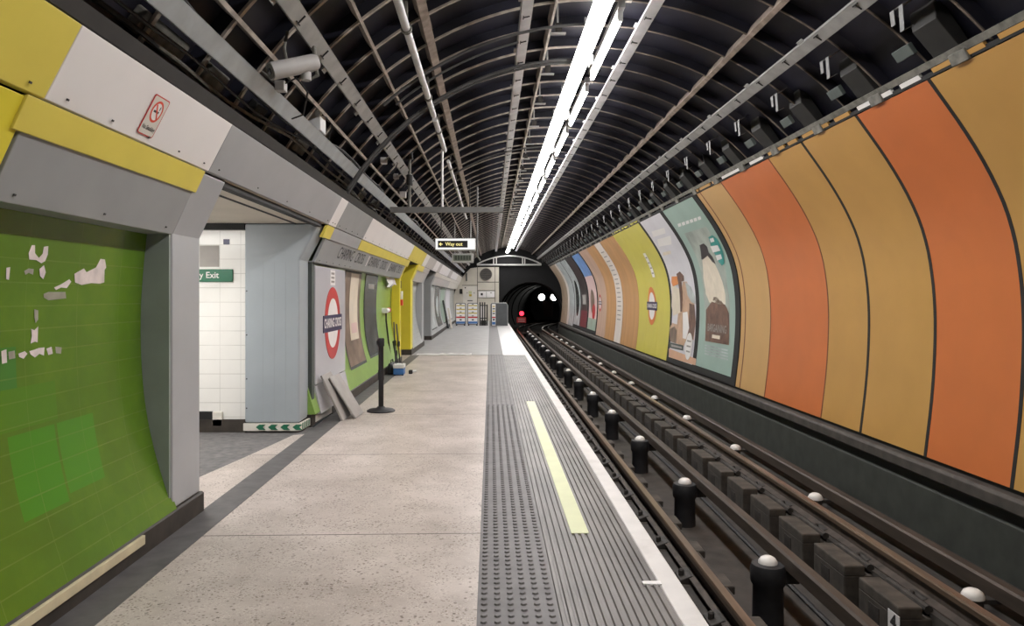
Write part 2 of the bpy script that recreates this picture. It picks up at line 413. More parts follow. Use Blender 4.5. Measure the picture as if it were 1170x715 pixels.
CC = (.95, 1.0)                                   # tunnel axis X, z
def on_circle(r, R):                              # point of radius R seen along the ratio r = X/(z-H) above the eye
    a = r*r+1; b = -2*r*CC[0]+2*(H-CC[1]); c = CC[0]**2+(H-CC[1])**2-R*R
    Z = (-b+math.sqrt(b*b-4*a*c))/(2*a); return (r*Z, H+Z)
def leanx(z): return -1.89+.458*(z-1.77)

# ------------------------------------------------------------------ camera
cam = bpy.data.cameras.new('camera'); co = bpy.data.objects.new('camera', cam); COL.objects.link(co)
co.location = (0, 0, H); co.rotation_euler = (PI/2, 0, 0)
cam.sensor_fit = 'HORIZONTAL'; cam.sensor_width = 36; cam.lens = 36*F/1170
cam.shift_x = (585-VX)/1170; cam.shift_y = -(357.5-VY)/1170
cam.clip_start = .05; cam.clip_end = 300
SC.camera = co
SC.view_settings.view_transform = 'Standard'; SC.view_settings.look = 'None'; SC.view_settings.gamma = 1
SC.view_settings.exposure = 0.85; SC.view_settings.use_curve_mapping = False
w = bpy.data.worlds.new('world'); SC.world = w; w.use_nodes = True
w.node_tree.nodes['Background'].inputs[0].default_value = (.9, .95, 1, 1); w.node_tree.nodes['Background'].inputs[1].default_value = .02

YN, YF = -2.0, 41.5
# ------------------------------------------------------------------ setting: floor
fl = B().prism([(-1.68, -.12), (-1.68, 0), (-.06, 0), (-.06, -.12)], YN, 17.5).build('floor', 'terrazzo')
struct(fl, 'speckled beige terrazzo platform floor with thin dark joints', 'floor')
fl2 = B().prismz([(-6, 4.4), (-1.88, 4.4), (-1.68, 5.0), (-1.68, 7.9), (-1.9, 7.9), (-6, 7.9)], -.12, -.002).build('floor', 'asphalt')
struct(fl2, 'dark grey asphalt floor of the side passage on the left', 'floor')
# terrazzo wedge inside the passage mouth
g = B().prismz([(-1.86, 4.81), (-1.86, 7.5), (-1.985, 7.44), (-2.12, 6.5), (-2.25, 5.71), (-2.36, 4.81)], -.01, .001).build('floor', 'terrazzo')
struct(g, 'beige terrazzo strip at the mouth of the side passage', 'floor')
fl3 = B().prism([(-2.4, -.12), (-2.4, .004), (-.06, .004), (-.06, -.12)], 17.5, YF+.3).build('floor', 'far_floor')
struct(fl3, 'grey boarded floor at the far end of the platform', 'floor')
fl4 = B().prism([(-6, -.12), (-6, 0), (-1.68, 0), (-1.68, -.12)], 15.6, 17.5).build('floor', 'terrazzo')
struct(fl4, 'terrazzo floor inside the yellow passage mouth', 'floor')
gut = B().box(-1.88, -1.68, YN, 17.4, -.1, .003).build('trim_1', 'gutter')
struct(gut, 'dark grey channel strip along the foot of the left wall', 'floor strip')
# tactile strip with blisters then ribs
tb = B().box(-.06, .30, YN, 17.5, -.12, .001)
def blister(b, x, y, z, r=.016, h=.007):
    vs = []; n = 7
    for rr, zz in ((r, z), (r*.72, z+h)): vs += [(x+rr*math.cos(2*PI*i/n), y+rr*math.sin(2*PI*i/n), zz) for i in range(n)]
    b.add(vs, [tuple(range(n, 2*n))]+[(i, (i+1) % n, n+(i+1) % n, n+i) for i in range(n)])
y = 2.3
while y < 9.4:
    for k in range(6): blister(tb, -.03+k*.06, y, .001)
    y += .062
for k in range(6): tb.prism([(-.042+k*.06, 0), (-.034+k*.06, .007), (-.014+k*.06, .007), (-.006+k*.06, 0)], 9.45, 17.5)
struct(tb.build('trim_2', 'tactile'), 'dark grey tactile paving strip with raised studs', 'tactile strip')
rb = B().box(.30, .82, YN, 17.5, -.12, -.006)
for k in range(14):
    x = .305+k*.0368
    rb.prism([(x, -.008), (x+.005, .004), (x+.023, .004), (x+.028, -.008)], YN, 17.5)
struct(rb.build('trim_3', 'ribbed'), 'dark ribbed paving along the platform edge', 'ribbed paving')
we = B().box(.82, .93, YN, YF, -.10, .002).build('trim_4', 'edge_white', bevel=.008)
struct(we, 'white painted edge stone of the platform', 'platform edge')
struct(B().box(-.06, .30, 17.5, YF, -.12, .004).build('trim_5', 'tactile'), 'dark tactile strip at the far platform end', 'tactile strip')
struct(B().box(.30, .82, 17.5, YF, -.12, .005).build('trim_6', 'far_pale'), 'pale shiny paving at the far platform edge', 'paving')
lum = B().box(.475, .58, 4.35, 9.78, -.002, .0065).build('guide_strip', 'lumi', bevel=.002)
tag(lum, 'pale yellow luminous strip stuck on the ribbed platform edge', 'floor marking')
dash = B().box(.74, .83, 3.58, 3.62, -.002, .0062).build('paint_mark', 'white'); tag(dash, 'small white dash painted beside the platform edge', 'floor marking')
bm_ = B()
for k in range(14): bm_.add([(-1.75+.1*k, 17.42+random.uniform(-.06, .06), .012), (-1.75+.1*k, 17.65, .03+random.uniform(-.012, .012))], [])
for k in range(13): bm_.f.append((2*k, 2*k+2, 2*k+3, 2*k+1))
tag(bm_.build('plastic_sheet', 'sheet'), 'crumpled pale plastic sheet across the start of the grey boards', 'sheet')
# platform face
struct(B().box(.80, .90, YN, YF, -1.1, -.10).build('wall_platform', 'black'), 'black face of the platform below the white edge', 'wall')

# ------------------------------------------------------------------ setting: track bed
struct(B().box(.9, 3.9, YN, YF+.2, -1.15, -1.02).build('floor', 'trackbed'), 'dark concrete floor of the pit between the rails', 'track bed')
struct(B().box(.9, 1.74, YN, YF+.2, -1.03, -.74).build('floor', 'trackbed'), 'dark shoulder under the rail nearest the platform', 'track bed')
struct(B().box(2.92, 3.82, YN, YF+.2, -1.03, -.70).build('floor', 'trackbed'), 'dark shoulder under the far running rail', 'track bed')
struct(B().prism([(3.79, -.75), (3.79, -.28), (3.80, -.27), (4.0, -.27), (4.0, -.75)], YN, YF).build('wall_right', 'trackwall'), 'dark greenish wall behind the conductor rail', 'wall')
lg = B().prism([(3.75, -.17), (3.735, -.15), (3.735, -.07), (3.76, -.045), (3.90, -.045), (3.90, -.17)], YN, 40.6).build('trim_7', 'ledge', bevel=.008)
struct(lg, 'grey-brown concrete ledge below the coloured wall panels', 'ledge')
struct(B().prism([(3.83, -.30), (3.83, -.01), (3.95, -.01), (3.95, -.30)], YN, 40.6).build('trim_7', 'black'), 'black gap above and below the concrete ledge', 'gap')

# lining
def lining_shell():
    b = B(); n = 64; ys = [YN, 5, 12, 20, 28, 36, YF+.15]; R = 3.16; vs = []
    for yy in ys:
        for k in range(n+1):
            a = math.radians(-14+(173)*k/n); vs.append((CC[0]+R*math.cos(a), yy, CC[1]+R*math.sin(a)))
    fs = []
    for j in range(len(ys)-1):
        for k in range(n): fs.append((j*(n+1)+k, j*(n+1)+k+1, (j+1)*(n+1)+k+1, (j+1)*(n+1)+k))
    b.add(vs, fs); return b
ls = lining_shell().build('ceiling', 'lining', smooth=True)
md = ls.modifiers.new('solid', 'SOLIDIFY'); md.thickness = .06; md.offset = 1
struct(ls, 'dark curved iron lining of the station tunnel', 'ceiling')
# ribs
k = 0; y = 3.51
rib0 = thing('lining_rib', 'curved iron lining rib overhead', 'tunnel rib', (0, 0, 0), 'curved iron ribs of the tunnel lining')
B().arcbar(CC, 3.075, 3.17, 33, 155, -.011, .011, 48).build('web', 'lining', rib0)
B().arcbar(CC, 3.060, 3.076, 84, 155, -.016, .016, 40).build('lit_edge', 'rib', rib0)  # pale edge strips carry lamplight on the rib undersides as colour
B().arcbar(CC, 3.066, 3.076, 33, 84, -.009, .009, 24).build('lit_edge', 'flange', rib0)
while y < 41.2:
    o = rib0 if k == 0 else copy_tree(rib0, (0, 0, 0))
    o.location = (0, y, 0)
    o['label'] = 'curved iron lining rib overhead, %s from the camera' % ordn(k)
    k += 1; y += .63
# longitudinal flanges
for nm, r, m_, wd, lab in (('left', -.91, 'rib', .026, 'thin lengthwise lining joint above the security camera'),
                          ('l2', -.47, 'rib', .022, 'thin lengthwise lining joint left of the white conduit'),
                          ('l3', -.235, 'rust_beam', .075, 'rusty brown beam right of the white conduit'),
                          ('l4', .225, 'rib', .022, 'thin lengthwise lining joint left of the ceiling lamps'),
                          ('r1', 1.0, 'rust_beam', .045, 'rusty lengthwise lining joint high on the right')):
    x, z = on_circle(r, 3.03); n = Vector((x-CC[0], 0, z-CC[1])).normalized(); t = Vector((n.z, 0, -n.x))
    o = B().obox(Vector((x, YN, z))-t*wd/2, t*wd, n*.12, (0, YF-YN, 0)).build('lining_flange', m_)
    tag(o, lab, 'lining joint')

# channels with dark tie wires
def channel(r, R, wd, dp, m_, label, y0, y1, ties=True, pitch=.63):
    x, z = on_circle(r, R); n = Vector((x-CC[0], 0, z-CC[1])).normalized(); t = Vector((n.z, 0, -n.x))
    root = thing('ceiling_channel', label, 'channel', (x, y0, z))
    b = B().obox(Vector((x, y0, z))-t*wd/2, t*wd, n*.004, (0, y1-y0, 0))
    b.obox(Vector((x, y0, z))-t*wd/2, t*.004, n*dp, (0, y1-y0, 0)); b.obox(Vector((x, y0, z))+t*(wd/2-.004), t*.004, n*dp, (0, y1-y0, 0))
    b.build('body', m_, root)
    if ties:
        src = None; y = y0+.3; i = 0
        while y < min(y1, 26):
            if src is None:
                c = Vector((x, y, z))-n*.004
                q = B().obox(c-t*wd*.3-n*.004, t*wd*.6, n*.008, (0, .008, 0)); q.obox(c-t*wd*.3-n*.004+Vector((0, -.03, 0)), t*.007, n*.008, (0, .07, 0))
                src = q.build('tie_wire', 'black', root); o = src
            else:
                o = src.copy(); COL.objects.link(o); o.location = src.location+Vector((0, pitch*i, 0))
            y += pitch; i += 1
        for j in range(0, 16):
            yy = y0+.5+j*1.26
            if yy > y1: break
            B().obox(Vector((x, yy, z))-t*(wd/2+.03)+n*.01, t*.05, n*.012, (0, .09, 0)).build('lug', m_, root)
    return x, z, n, t
channel(-1.10, 2.93, .112, .05, 'galv', 'wide pale blue-grey channel running above the left cornice', 2.0, 40.5, False)
channel(-.685, 2.93, .108, .04, 'galv_grey', 'grey slotted channel on the ceiling right of the security camera', 3.5, 40.0)
channel(.128, 2.9, .10, .04, 'galv_white', 'pale slotted channel along the crown left of the lamps', 5.5, 40.5)
channel(.568, 2.9, .10, .04, 'galv_white', 'pale slotted channel just right of the lamps', 5.0, 40.8)
channel(1.272, 2.93, .10, .05, 'galv_grey', 'grey channel high on the right above the panel brackets', 3.0, 40.8)

# ------------------------------------------------------------------ lamps
LX, LZ = .93, H+2.42
def strip_unit(y0, y1, lab):
    root = thing('strip_light', lab, 'strip light', (LX, y0, LZ), 'continuous strip lights along the ceiling')
    B().prism([(LX-.085, LZ), (LX-.06, LZ+.07), (LX+.06, LZ+.07), (LX+.085, LZ)], y0+.004, y1-.004).build('body', 'galv_white', root)
    B().prism([(LX-.08, LZ), (LX-.06, LZ-.03), (LX+.06, LZ-.03), (LX+.08, LZ)], y0+.01, y1-.01).build('diffuser', 'diff', root)
    B().box(LX-.02, LX+.02, y0+.5, y0+.54, LZ+.07, LZ+.28).build('hanger', 'galv_grey', root)
    B().box(LX-.02, LX+.02, y1-.54, y1-.5, LZ+.07, LZ+.28).build('hanger', 'galv_grey', root)
    B().box(LX+.087, LX+.12, y0+.9, y0+1.02, LZ-.05, LZ+.05).build('bracket', 'galv_grey', root)
    return root
u0 = 4.36-4.6; i = 0
r0 = strip_unit(u0, u0+2.3, 'length of the strip light directly above the camera')
for i in range(1, 18):
    c = copy_tree(r0, (0, 2.3*i, 0)); c['label'] = '%s length of the continuous white strip light overhead' % ordn(i-2) if i > 1 else 'length of the strip light just in front of the camera, above the view'
TX, TZ = 1.165, H+2.50
def tube_unit(y0, lab):
    root = thing('fluorescent_lamp', lab, 'lamp', (TX, y0, TZ), 'bare fluorescent lamps right of the strip light')
    B().tube([(TX, y0, TZ), (TX, y0+.02, TZ), (TX, y0+1.79, TZ), (TX, y0+1.81, TZ)], [.012, .026, .026, .012], 10).build('tube', 'tubes', root, True)
    for yy in (y0-.03, y0+1.8): B().box(TX-.022, TX+.022, yy, yy+.035, TZ-.03, TZ+.10).build('lamp_holder', 'galv_grey', root)
    B().box(TX-.03, TX+.03, y0-.1, y0+1.9, TZ+.06, TZ+.12).build('batten', 'galv_grey', root)
    B().tube([(TX+.05, y0-.2, TZ+.16), (TX+.10, y0-.2, TZ+.12), (TX+.13, y0-.2, TZ+.17), (TX+.09, y0-.2, TZ+.21)], .012, 6).build('hook', 'black_metal', root)
    return root
t0 = tube_unit(4.36, 'nearest bare fluorescent tube at the top edge of the view')
for i in range(1, 15):
    c = copy_tree(t0, (0, 2.3*i, 0)); c['label'] = '%s bare fluorescent tube right of the strip light' % ordn(i)

# ------------------------------------------------------------------ right hand cladding
def rpanel(y0, y1, m_, label, name='wall_panel', cat='wall panel', edge=None, z0=-.006, z1=2.98, gap=.008):
    root = thing(name, label, cat, (XR(z0), (y0+y1)/2, z0))
    n = 30; prof = [(XR(z0+(z1-z0)*k/n), z0+(z1-z0)*k/n) for k in range(n+1)]
    B().strip(prof, y0+gap, y1-gap, .03).build('sheet', m_, root, smooth=True)
    if edge:
        w_ = y1-y0
        B().obox((3.18, y0+w_*.06, 3.00), (0, w_*.24, 0), (-.02, 0, .03), (.02, 0, .012)).build('edge_tab', edge, root)
        B().obox((3.18, y0+w_*.42, 3.00), (0, w_*.5, 0), (-.02, 0, .03), (.02, 0, .012)).build('edge_tab', edge, root)
    return root
SEQ = [(2.0, 4.28, 'ochre_panel', 'wide ochre curved panel running out of view at the right', 'ochre_panel', .010),
       (4.28, 5.40, 'ochre_panel', 'ochre curved panel at the right picture edge beside the nearest orange panel', 'ochre_panel', .010),
       (5.40, 6.477, 'orange_panel', 'orange curved panel nearest the camera on the right wall', 'white', .010),
       (6.477, 7.61, 'ochre_panel', 'broad ochre curved panel left of the nearest orange panel', 'ochre_panel', .009),
       (7.61, 8.52, 'ochre_panel', 'narrower ochre curved panel right of the far orange panel', 'ochre_panel', .004),
       (8.52, 10.28, 'orange_panel', 'orange curved panel further along with ochre on both sides', 'white', .004),
       (10.28, 11.3, 'ochre_light', 'light ochre curved panel between orange panel and teal poster', 'ochre_panel', .004),
       (11.3, 11.50, 'ochre_light', 'narrow ochre strip panel at the black poster frame', 'ochre_panel', .004)]
for y0, y1, m_, lab, ed, gp in SEQ: rpanel(y0, y1, m_, lab, edge=ed, gap=gp)
# black backing seen in the joints
n = 30; prof = [(XR(-.006+2.986*k/n)+.032, -.006+2.986*k/n) for k in range(n+1)]
struct(B().strip(prof, 2.0, 40.3, .04, 8).build('wall_right', 'black', smooth=True), 'black backing seen in the joints of the right wall panels', 'wall')
for i, (y, wd, m_) in enumerate(((4.28, .038, 'black'), (5.40, .038, 'black'), (6.477, .042, 'black'), (7.61, .045, 'black'), (8.52, .022, 'joint_brown'), (10.28, .022, 'joint_brown'), (11.3, .03, 'joint_brown'))):
    prof = [(XR(-.006+2.986*k/30)-.003, -.006+2.986*k/30) for k in range(31)]
    o = B().strip(prof, y-wd/2, y+wd/2, .03).build('trim_13', m_, smooth=True)
    struct(o, '%s joint strip of the curved right wall panels, counted from the camera' % ordn(i), 'joint strip')
# panels further along
FAR = [(15.99, 17.15, 'yellow_wall', 'yellow curved panel right of the far roundel', 'yellow_wall'),
       (17.15, 18.4, 'yellow_wall', 'yellow curved panel carrying the far roundel', 'yellow_wall'),
       (18.4, 19.38, 'yellow_wall', 'yellow curved panel beside the brown panels', 'yellow_wall'),
       (19.40, 20.55, 'brown_wall', 'brown curved panel next to the yellow ones', None),
       (20.55, 21.78, 'brown_wall', 'brown curved panel beside the white text strip', None),
       (21.80, 22.9, 'pale_strip', 'pale curved strip with rows of faint small lettering', None),
       (22.92, 24.8, 'brown_wall', 'brown curved panel beyond the pale text strip', None),
       (24.8, 26.8, 'pinkbrown_wall', 'pinkish brown curved panel beside the blue poster', None),
       (34.2, 36.4, 'poster_mist', 'grey curved panel beyond the black poster', None),
       (36.4, 37.2, 'pale_strip', 'pale narrow curved panel near the tunnel mouth', None),
       (37.2, 40.2, 'end_wall_brown', 'last brown curved panel at the tunnel mouth', None)]
pan = {}
for y0, y1, m_, lab, ed in FAR: pan[y0] = rpanel(y0, y1, m_, lab, edge=ed, gap=.003)
for k in range(16):
    zz = 2.7-k*.135
    patch('faint_lettering', rect(22.05, 22.65, zz, zz+.03), XR, -.006, 'board', pan[21.80])
# roundels on the right wall
def roundel_R(yc, zc, r, ring, txt, root):
    a = ellipse(yc, zc, r, r, 40); b = ellipse(yc, zc, r*.72, r*.72, 40)
    patch('ring', a, XR, -.006, ring, root); patch('disc', b, XR, -.008, 'white', root)
    root = patch('bar', rect(yc-r*1.22, yc+r*1.22, zc-r*.22, zc+r*.22), XR, -.010, 'navy', root)
    text_curved('lettering', txt, r*.30, yc, zc, 'R', -.013, 'white', root, .95, .004)
yc, zc = invR(745.3, 349.5)
roundel_R(yc, zc, .46, 'roundel_orange', 'CHARING CROSS', pan[17.15])
yc2, zc2 = invR(743, 303)
pl = patch('direction_label', rect(yc2-.13, yc2+.13, zc2-.28, zc2+.28), XR, -.008, 'white', pan[17.15])
for k in range(4): patch('faint_lettering', rect(yc2-.09, yc2+.09, zc2-.2+k*.12, zc2-.17+k*.12), XR, -.010, 'board', pl)
yc, zc = invR(686, 346); roundel_R(yc, zc, .30, 'red', 'CHARING CROSS', pan[24.8])

# framed posters on the right wall
def frame(y0, y1, z0, z1, label):
    root = thing('poster', label, 'poster', (XR(z0), (y0+y1)/2, z0))
    n = 30; prof = [(XR(z0+(z1-z0)*k/n)-.012, z0+(z1-z0)*k/n) for k in range(n+1)]
    B().strip(prof, y0, y1, .04).build('frame', 'black', root, smooth=True)
    return root
def pxl(pts): return [invR(a, b) for a, b in pts]
def p7(pts): return pxl([(730+a/5.108, 310+b/5.108) for a, b in pts])
def p6(pts): return pxl([(730+a/5.5, 210+b/5.5) for a, b in pts])
# teal poster
TP = frame(11.51, 13.83, -.006, 2.98, 'teal framed poster with a dark bottle in the picture')
tp = patch('print', rect(11.72, 13.72, .115, 2.97), XR, -.016, 'teal_poster', TP)
patch('picture', p7([(378, -95)])[:0]+p6([(292, 312), (430, 268), (500, 400), (548, 520), (562, 640)])+p7([(533, 145), (532, 430), (390, 408), (394, 300), (385, 150)])+p6([(418, 690), (395, 540), (345, 410)]), XR, -.019, 'poster_grey', tp)
patch('bottle', p7([(393, 405), (398, 225), (418, 195), (438, 170), (447, 140), (462, 135), (475, 140), (482, 165), (505, 185), (522, 215), (533, 245), (533, 430)]), XR, -.022, 'poster_brown', tp)
patch('painted_dress', p6([(405, 480), (440, 450), (478, 490), (505, 550), (535, 620), (552, 700), (552, 760), (505, 760), (450, 745), (428, 690), (412, 590)]), XR, -.022, 'poster_cream', tp)
patch('painted_hair', p6([(390, 385), (415, 375), (438, 395), (447, 432), (472, 458), (492, 505), (470, 490), (440, 452), (415, 472), (402, 475), (398, 430)]), XR, -.025, 'poster_dark', tp)
patch('badge', p6([(445, 335), (470, 322), (500, 345), (520, 385), (540, 440), (545, 500), (530, 515), (510, 490), (485, 440), (460, 390)]), XR, -.023, 'poster_teal', tp)
for pts in (((455, 345), (478, 338), (485, 362), (462, 370)), ((458, 392), (505, 385), (522, 420), (475, 432)), ((492, 450), (525, 442), (533, 470), (502, 482))):
    patch('badge_lettering', p6(pts), XR, -.027, 'white', tp)
yy, zz = p7([(462, 335)])[0]; text_curved('bottle_lettering', 'BARGAINING', .185, yy, zz, 'R', -.026, 'board', tp, .95, .003)
yy, zz = p7([(458, 382)])[0]; patch('small_lettering', rect(yy-.22, yy+.22, zz-.03, zz+.03), XR, -.026, 'poster_cream', tp)
for a in range(6):
    x_ = 250+a*25; patch('heading_lettering', p6([(x_, 252-a*8.5), (x_+19, 245-a*8.5), (x_+25, 265-a*8.5), (x_+6, 272-a*8.5)]), XR, -.02, 'white', tp)
for a in range(4):
    yy, zz = p7([(455, 445+a*17)])[0]; patch('small_lettering', rect(yy-.65, yy+.65, zz-.012, zz+.012), XR, -.02, 'poster_mist', tp)
# white poster
WP = frame(13.83, 15.99, -.006, 2.98, 'white framed poster with brown figures beside the yellow panels')
wp = patch('print', rect(13.96, 15.80, .10, 2.97), XR, -.016, 'poster_white', WP)
patch('orange_ground', p7([(180, 450), (340, 510), (336, 548), (180, 500)]), XR, -.019, 'poster_salmon', wp)
patch('figure', p7([(185, 330), (200, 300), (228, 310), (236, 220), (250, 225), (262, 180), (250, 130), (262, 60), (285, 60), (300, 120), (330, 190), (335, 300), (325, 400), (285, 395), (265, 440), (240, 425), (205, 415), (187, 400)]), XR, -.019, 'poster_skin', wp)
patch('figure', p7([(195, 60), (225, 95), (255, 110), (260, 170), (248, 240), (205, 260), (196, 200)]), XR, -.022, 'poster_cream', wp)
patch('figure', p7([(225, 15), (245, 0), (268, 25), (270, 55), (250, 60), (262, 120), (258, 235), (248, 235), (250, 130), (240, 60)]), XR, -.023, 'poster_brown', wp)
patch('figure', p7([(300, 185), (330, 195), (338, 300), (322, 395), (290, 390), (300, 300)]), XR, -.023, 'poster_brown', wp)
patch('figure', p7([(262, 240), (290, 235), (300, 330), (282, 395), (262, 390)]), XR, -.024, 'white', wp)
patch('figure', p7([(188, 335), (215, 320), (228, 345), (222, 420), (190, 410)]), XR, -.024, 'poster_photo', wp)
patch('orange_shape', p7([(198, 30), (230, 28), (236, 75), (205, 88), (196, 62)]), XR, -.025, 'poster_orange', wp)
patch('grey_shade', p7([(275, 60), (310, 90), (335, 150), (338, 190), (312, 180), (290, 140)]), XR, -.021, 'poster_mist', wp)
patch('caption_bar', p7([(186, 413), (268, 432), (266, 462), (186, 445)]), XR, -.026, 'cladding_dark', wp)
patch('caption_lettering', p7([(196, 425), (258, 440), (258, 452), (196, 438)]), XR, -.028, 'board', wp)
yy, zz = p7([(299, 437)])[0]; patch('label_badge', ellipse(yy, zz, .24, .26), XR, -.028, 'white', wp)
for a in (-.1, 0, .1): patch('badge_lettering', rect(yy-.14, yy+.14, zz+a-.015, zz+a+.015), XR, -.031, 'board', wp)
for pts in (((85, 300), (165, 275), (175, 310), (95, 335)), ((120, 350), (205, 325), (212, 380), (130, 395))):
    patch('faint_lettering', p6(pts), XR, -.02, 'white', wp)
patch('faint_lettering', p6([(155, 432), (205, 420), (206, 440), (158, 452)]), XR, -.02, 'poster_cream', wp)
# two far posters
BPF = frame(26.8, 29.3, -.006, 2.98, 'blue and white framed poster beyond the brown panels')
bp_ = patch('print', rect(26.95, 29.15, .12, 2.96), XR, -.016, 'poster_pink', BPF)
patch('sky', rect(26.95, 29.15, 2.15, 2.96), XR, -.019, 'poster_sky', bp_)
patch('figure', ellipse(28.1, 1.2, .55, .45), XR, -.019, 'poster_photo', bp_)
patch('figure', ellipse(27.7, .8, .4, .3), XR, -.021, 'red', bp_)
patch('ground', rect(26.95, 29.15, .12, .55), XR, -.021, 'poster_green', bp_)
KPF = frame(29.3, 34.2, -.006, 2.98, 'black framed poster with a maroon foot near the tunnel mouth')
kp = patch('print', rect(29.5, 31.6, .12, 2.96), XR, -.016, 'poster_dark', KPF)
patch('maroon_foot', rect(29.5, 31.6, .12, .8), XR, -.019, 'poster_maroon', kp)
patch('lettering', rect(30.0, 31.1, 1.05, 1.45), XR, -.019, 'board', kp)
kp = patch('picture', rect(31.8, 34.0, .12, 2.96), XR, -.016, 'poster_mist', KPF)
patch('figure', ellipse(32.9, 1.3, .6, .8), XR, -.019, 'poster_slate', kp)

# supports above the right panels
def support(lab):
    root = thing('panel_support', lab, 'bracket', (3.18, 0, 3.0), 'metal supports above the right wall panels')
    B().obox((3.205, -.09, 2.985), (0, .18, 0), (-.035, 0, .075), (-.03, 0, -.014)).build('clip', 'junk', root, bevel=.006)
    B().prism([(3.20, 3.03), (3.0, 3.27), (2.98, 3.40), (3.06, 3.36), (3.16, 3.22), (3.25, 3.08)], -.02, .26).build('arm', 'tray', root, bevel=.006)
    b = B().obox((2.74, -.08, 3.345), (0, .16, 0), (.10, 0, .055), (.004, 0, -.006))
    b.obox((2.74, -.08, 3.345), (0, .05, 0), (.012, 0, -.17), (.005, 0, 0)); b.obox((2.74, .03, 3.345), (0, .05, 0), (.012, 0, -.10), (.005, 0, 0)); b.obox((2.752, -.08, 3.175), (0, .05, 0), (.06, 0, .03), (.0, 0, -.005))
    b.build('angle_plate', 'bracket_grey', root)
    B().obox((3.07, .36, 3.15), (0, .22, 0), (-.05, 0, .075), (.03, 0, .02)).build('box', 'cladding_dark', root, bevel=.006)
    return root
s0 = support('nearest metal support above the right wall panels'); s0.location = (3.18, 5.0, 3.0)
for ch in list(s0.children): pass
for i in range(1, 33):
    c = copy_tree(s0, (0, 1.08*i, 0)); c['label'] = '%s metal support above the right wall panels' % ordn(i)
tr = B().obox((3.19, 2.0, 2.985), (0, 38.3, 0), (-.012, 0, .03), (.03, 0, .012)).build('trim_8', 'black'); struct(tr, 'black strip along the top of the right wall panels', 'trim')
tr = B().obox((3.16, 2.0, 3.035), (0, 38.3, 0), (-.03, 0, .04), (.012, 0, .01)).build('trim_9', 'junk'); struct(tr, 'grey rail above the right wall panels', 'trim')

# ------------------------------------------------------------------ left wall
def tilewall(y0, y1, m_, label, z0=.13):
    n = 26; prof = [(XL(z0+(2.1-z0)*k/n), z0+(2.1-z0)*k/n) for k in range(n+1)]
    o = B().strip(prof, y0, y1, -.1).build('wall_left', m_, smooth=True); return struct(o, label, 'wall')
tilewall(YN, 4.42, 'tile_green', 'curved green tiled wall in the near left bay, coloured darker for weak light')
tilewall(7.92, 15.45, 'tile_green_far', 'curved green tiled wall beyond the grey pillar')
tilewall(15.2, 15.5, 'tile_yellow_far', 'yellow tiled edge before the yellow passage')
tilewall(17.9, 20.45, 'tile_grey_far', 'grey curved wall beyond the yellow passage')
tilewall(23.8, 41.5, 'tile_grey_far', 'pale grey curved wall with posters at the far left')
for y0, y1 in ((YN, 4.82), (8.75, 15.6), (17.5, 20.9), (23.4, 41.5)):
    o = B().prism([(-2.1, 0), (-2.1, .13), (-1.88, .13), (-1.868, .12), (-1.868, 0)], y0, y1).build('baseboard_left', 'skirting')
    struct(o, {YN: 'dark skirting under the near green tiles', 8.75: 'dark skirting beyond the grey pillar', 17.5: 'dark skirting beyond the yellow passage', 23.4: 'dark skirting at the far left'}[y0], 'skirting')
o = B().box(-2.1, -1.915, 7.9, 8.75, 0, .13).build('baseboard_left', 'skirting'); struct(o, 'dark skirting behind the green arrow strip', 'skirting')
o = B().box(-1.80, -1.735, 4.81, 7.58, 2.11, 2.152).build('trim_14', 'black'); struct(o, 'black gap under the grey fascia over the side passage', 'gap')
pb = B().obox((-1.875, 2.0, .068), (0, 1.97, 0), (.023, 0, 0), (0, 0, .05)).build('wall_batten', 'pale_batten', bevel=.004)
tag(pb, 'pale wooden batten fixed to the dark skirting under green tiles', 'batten')
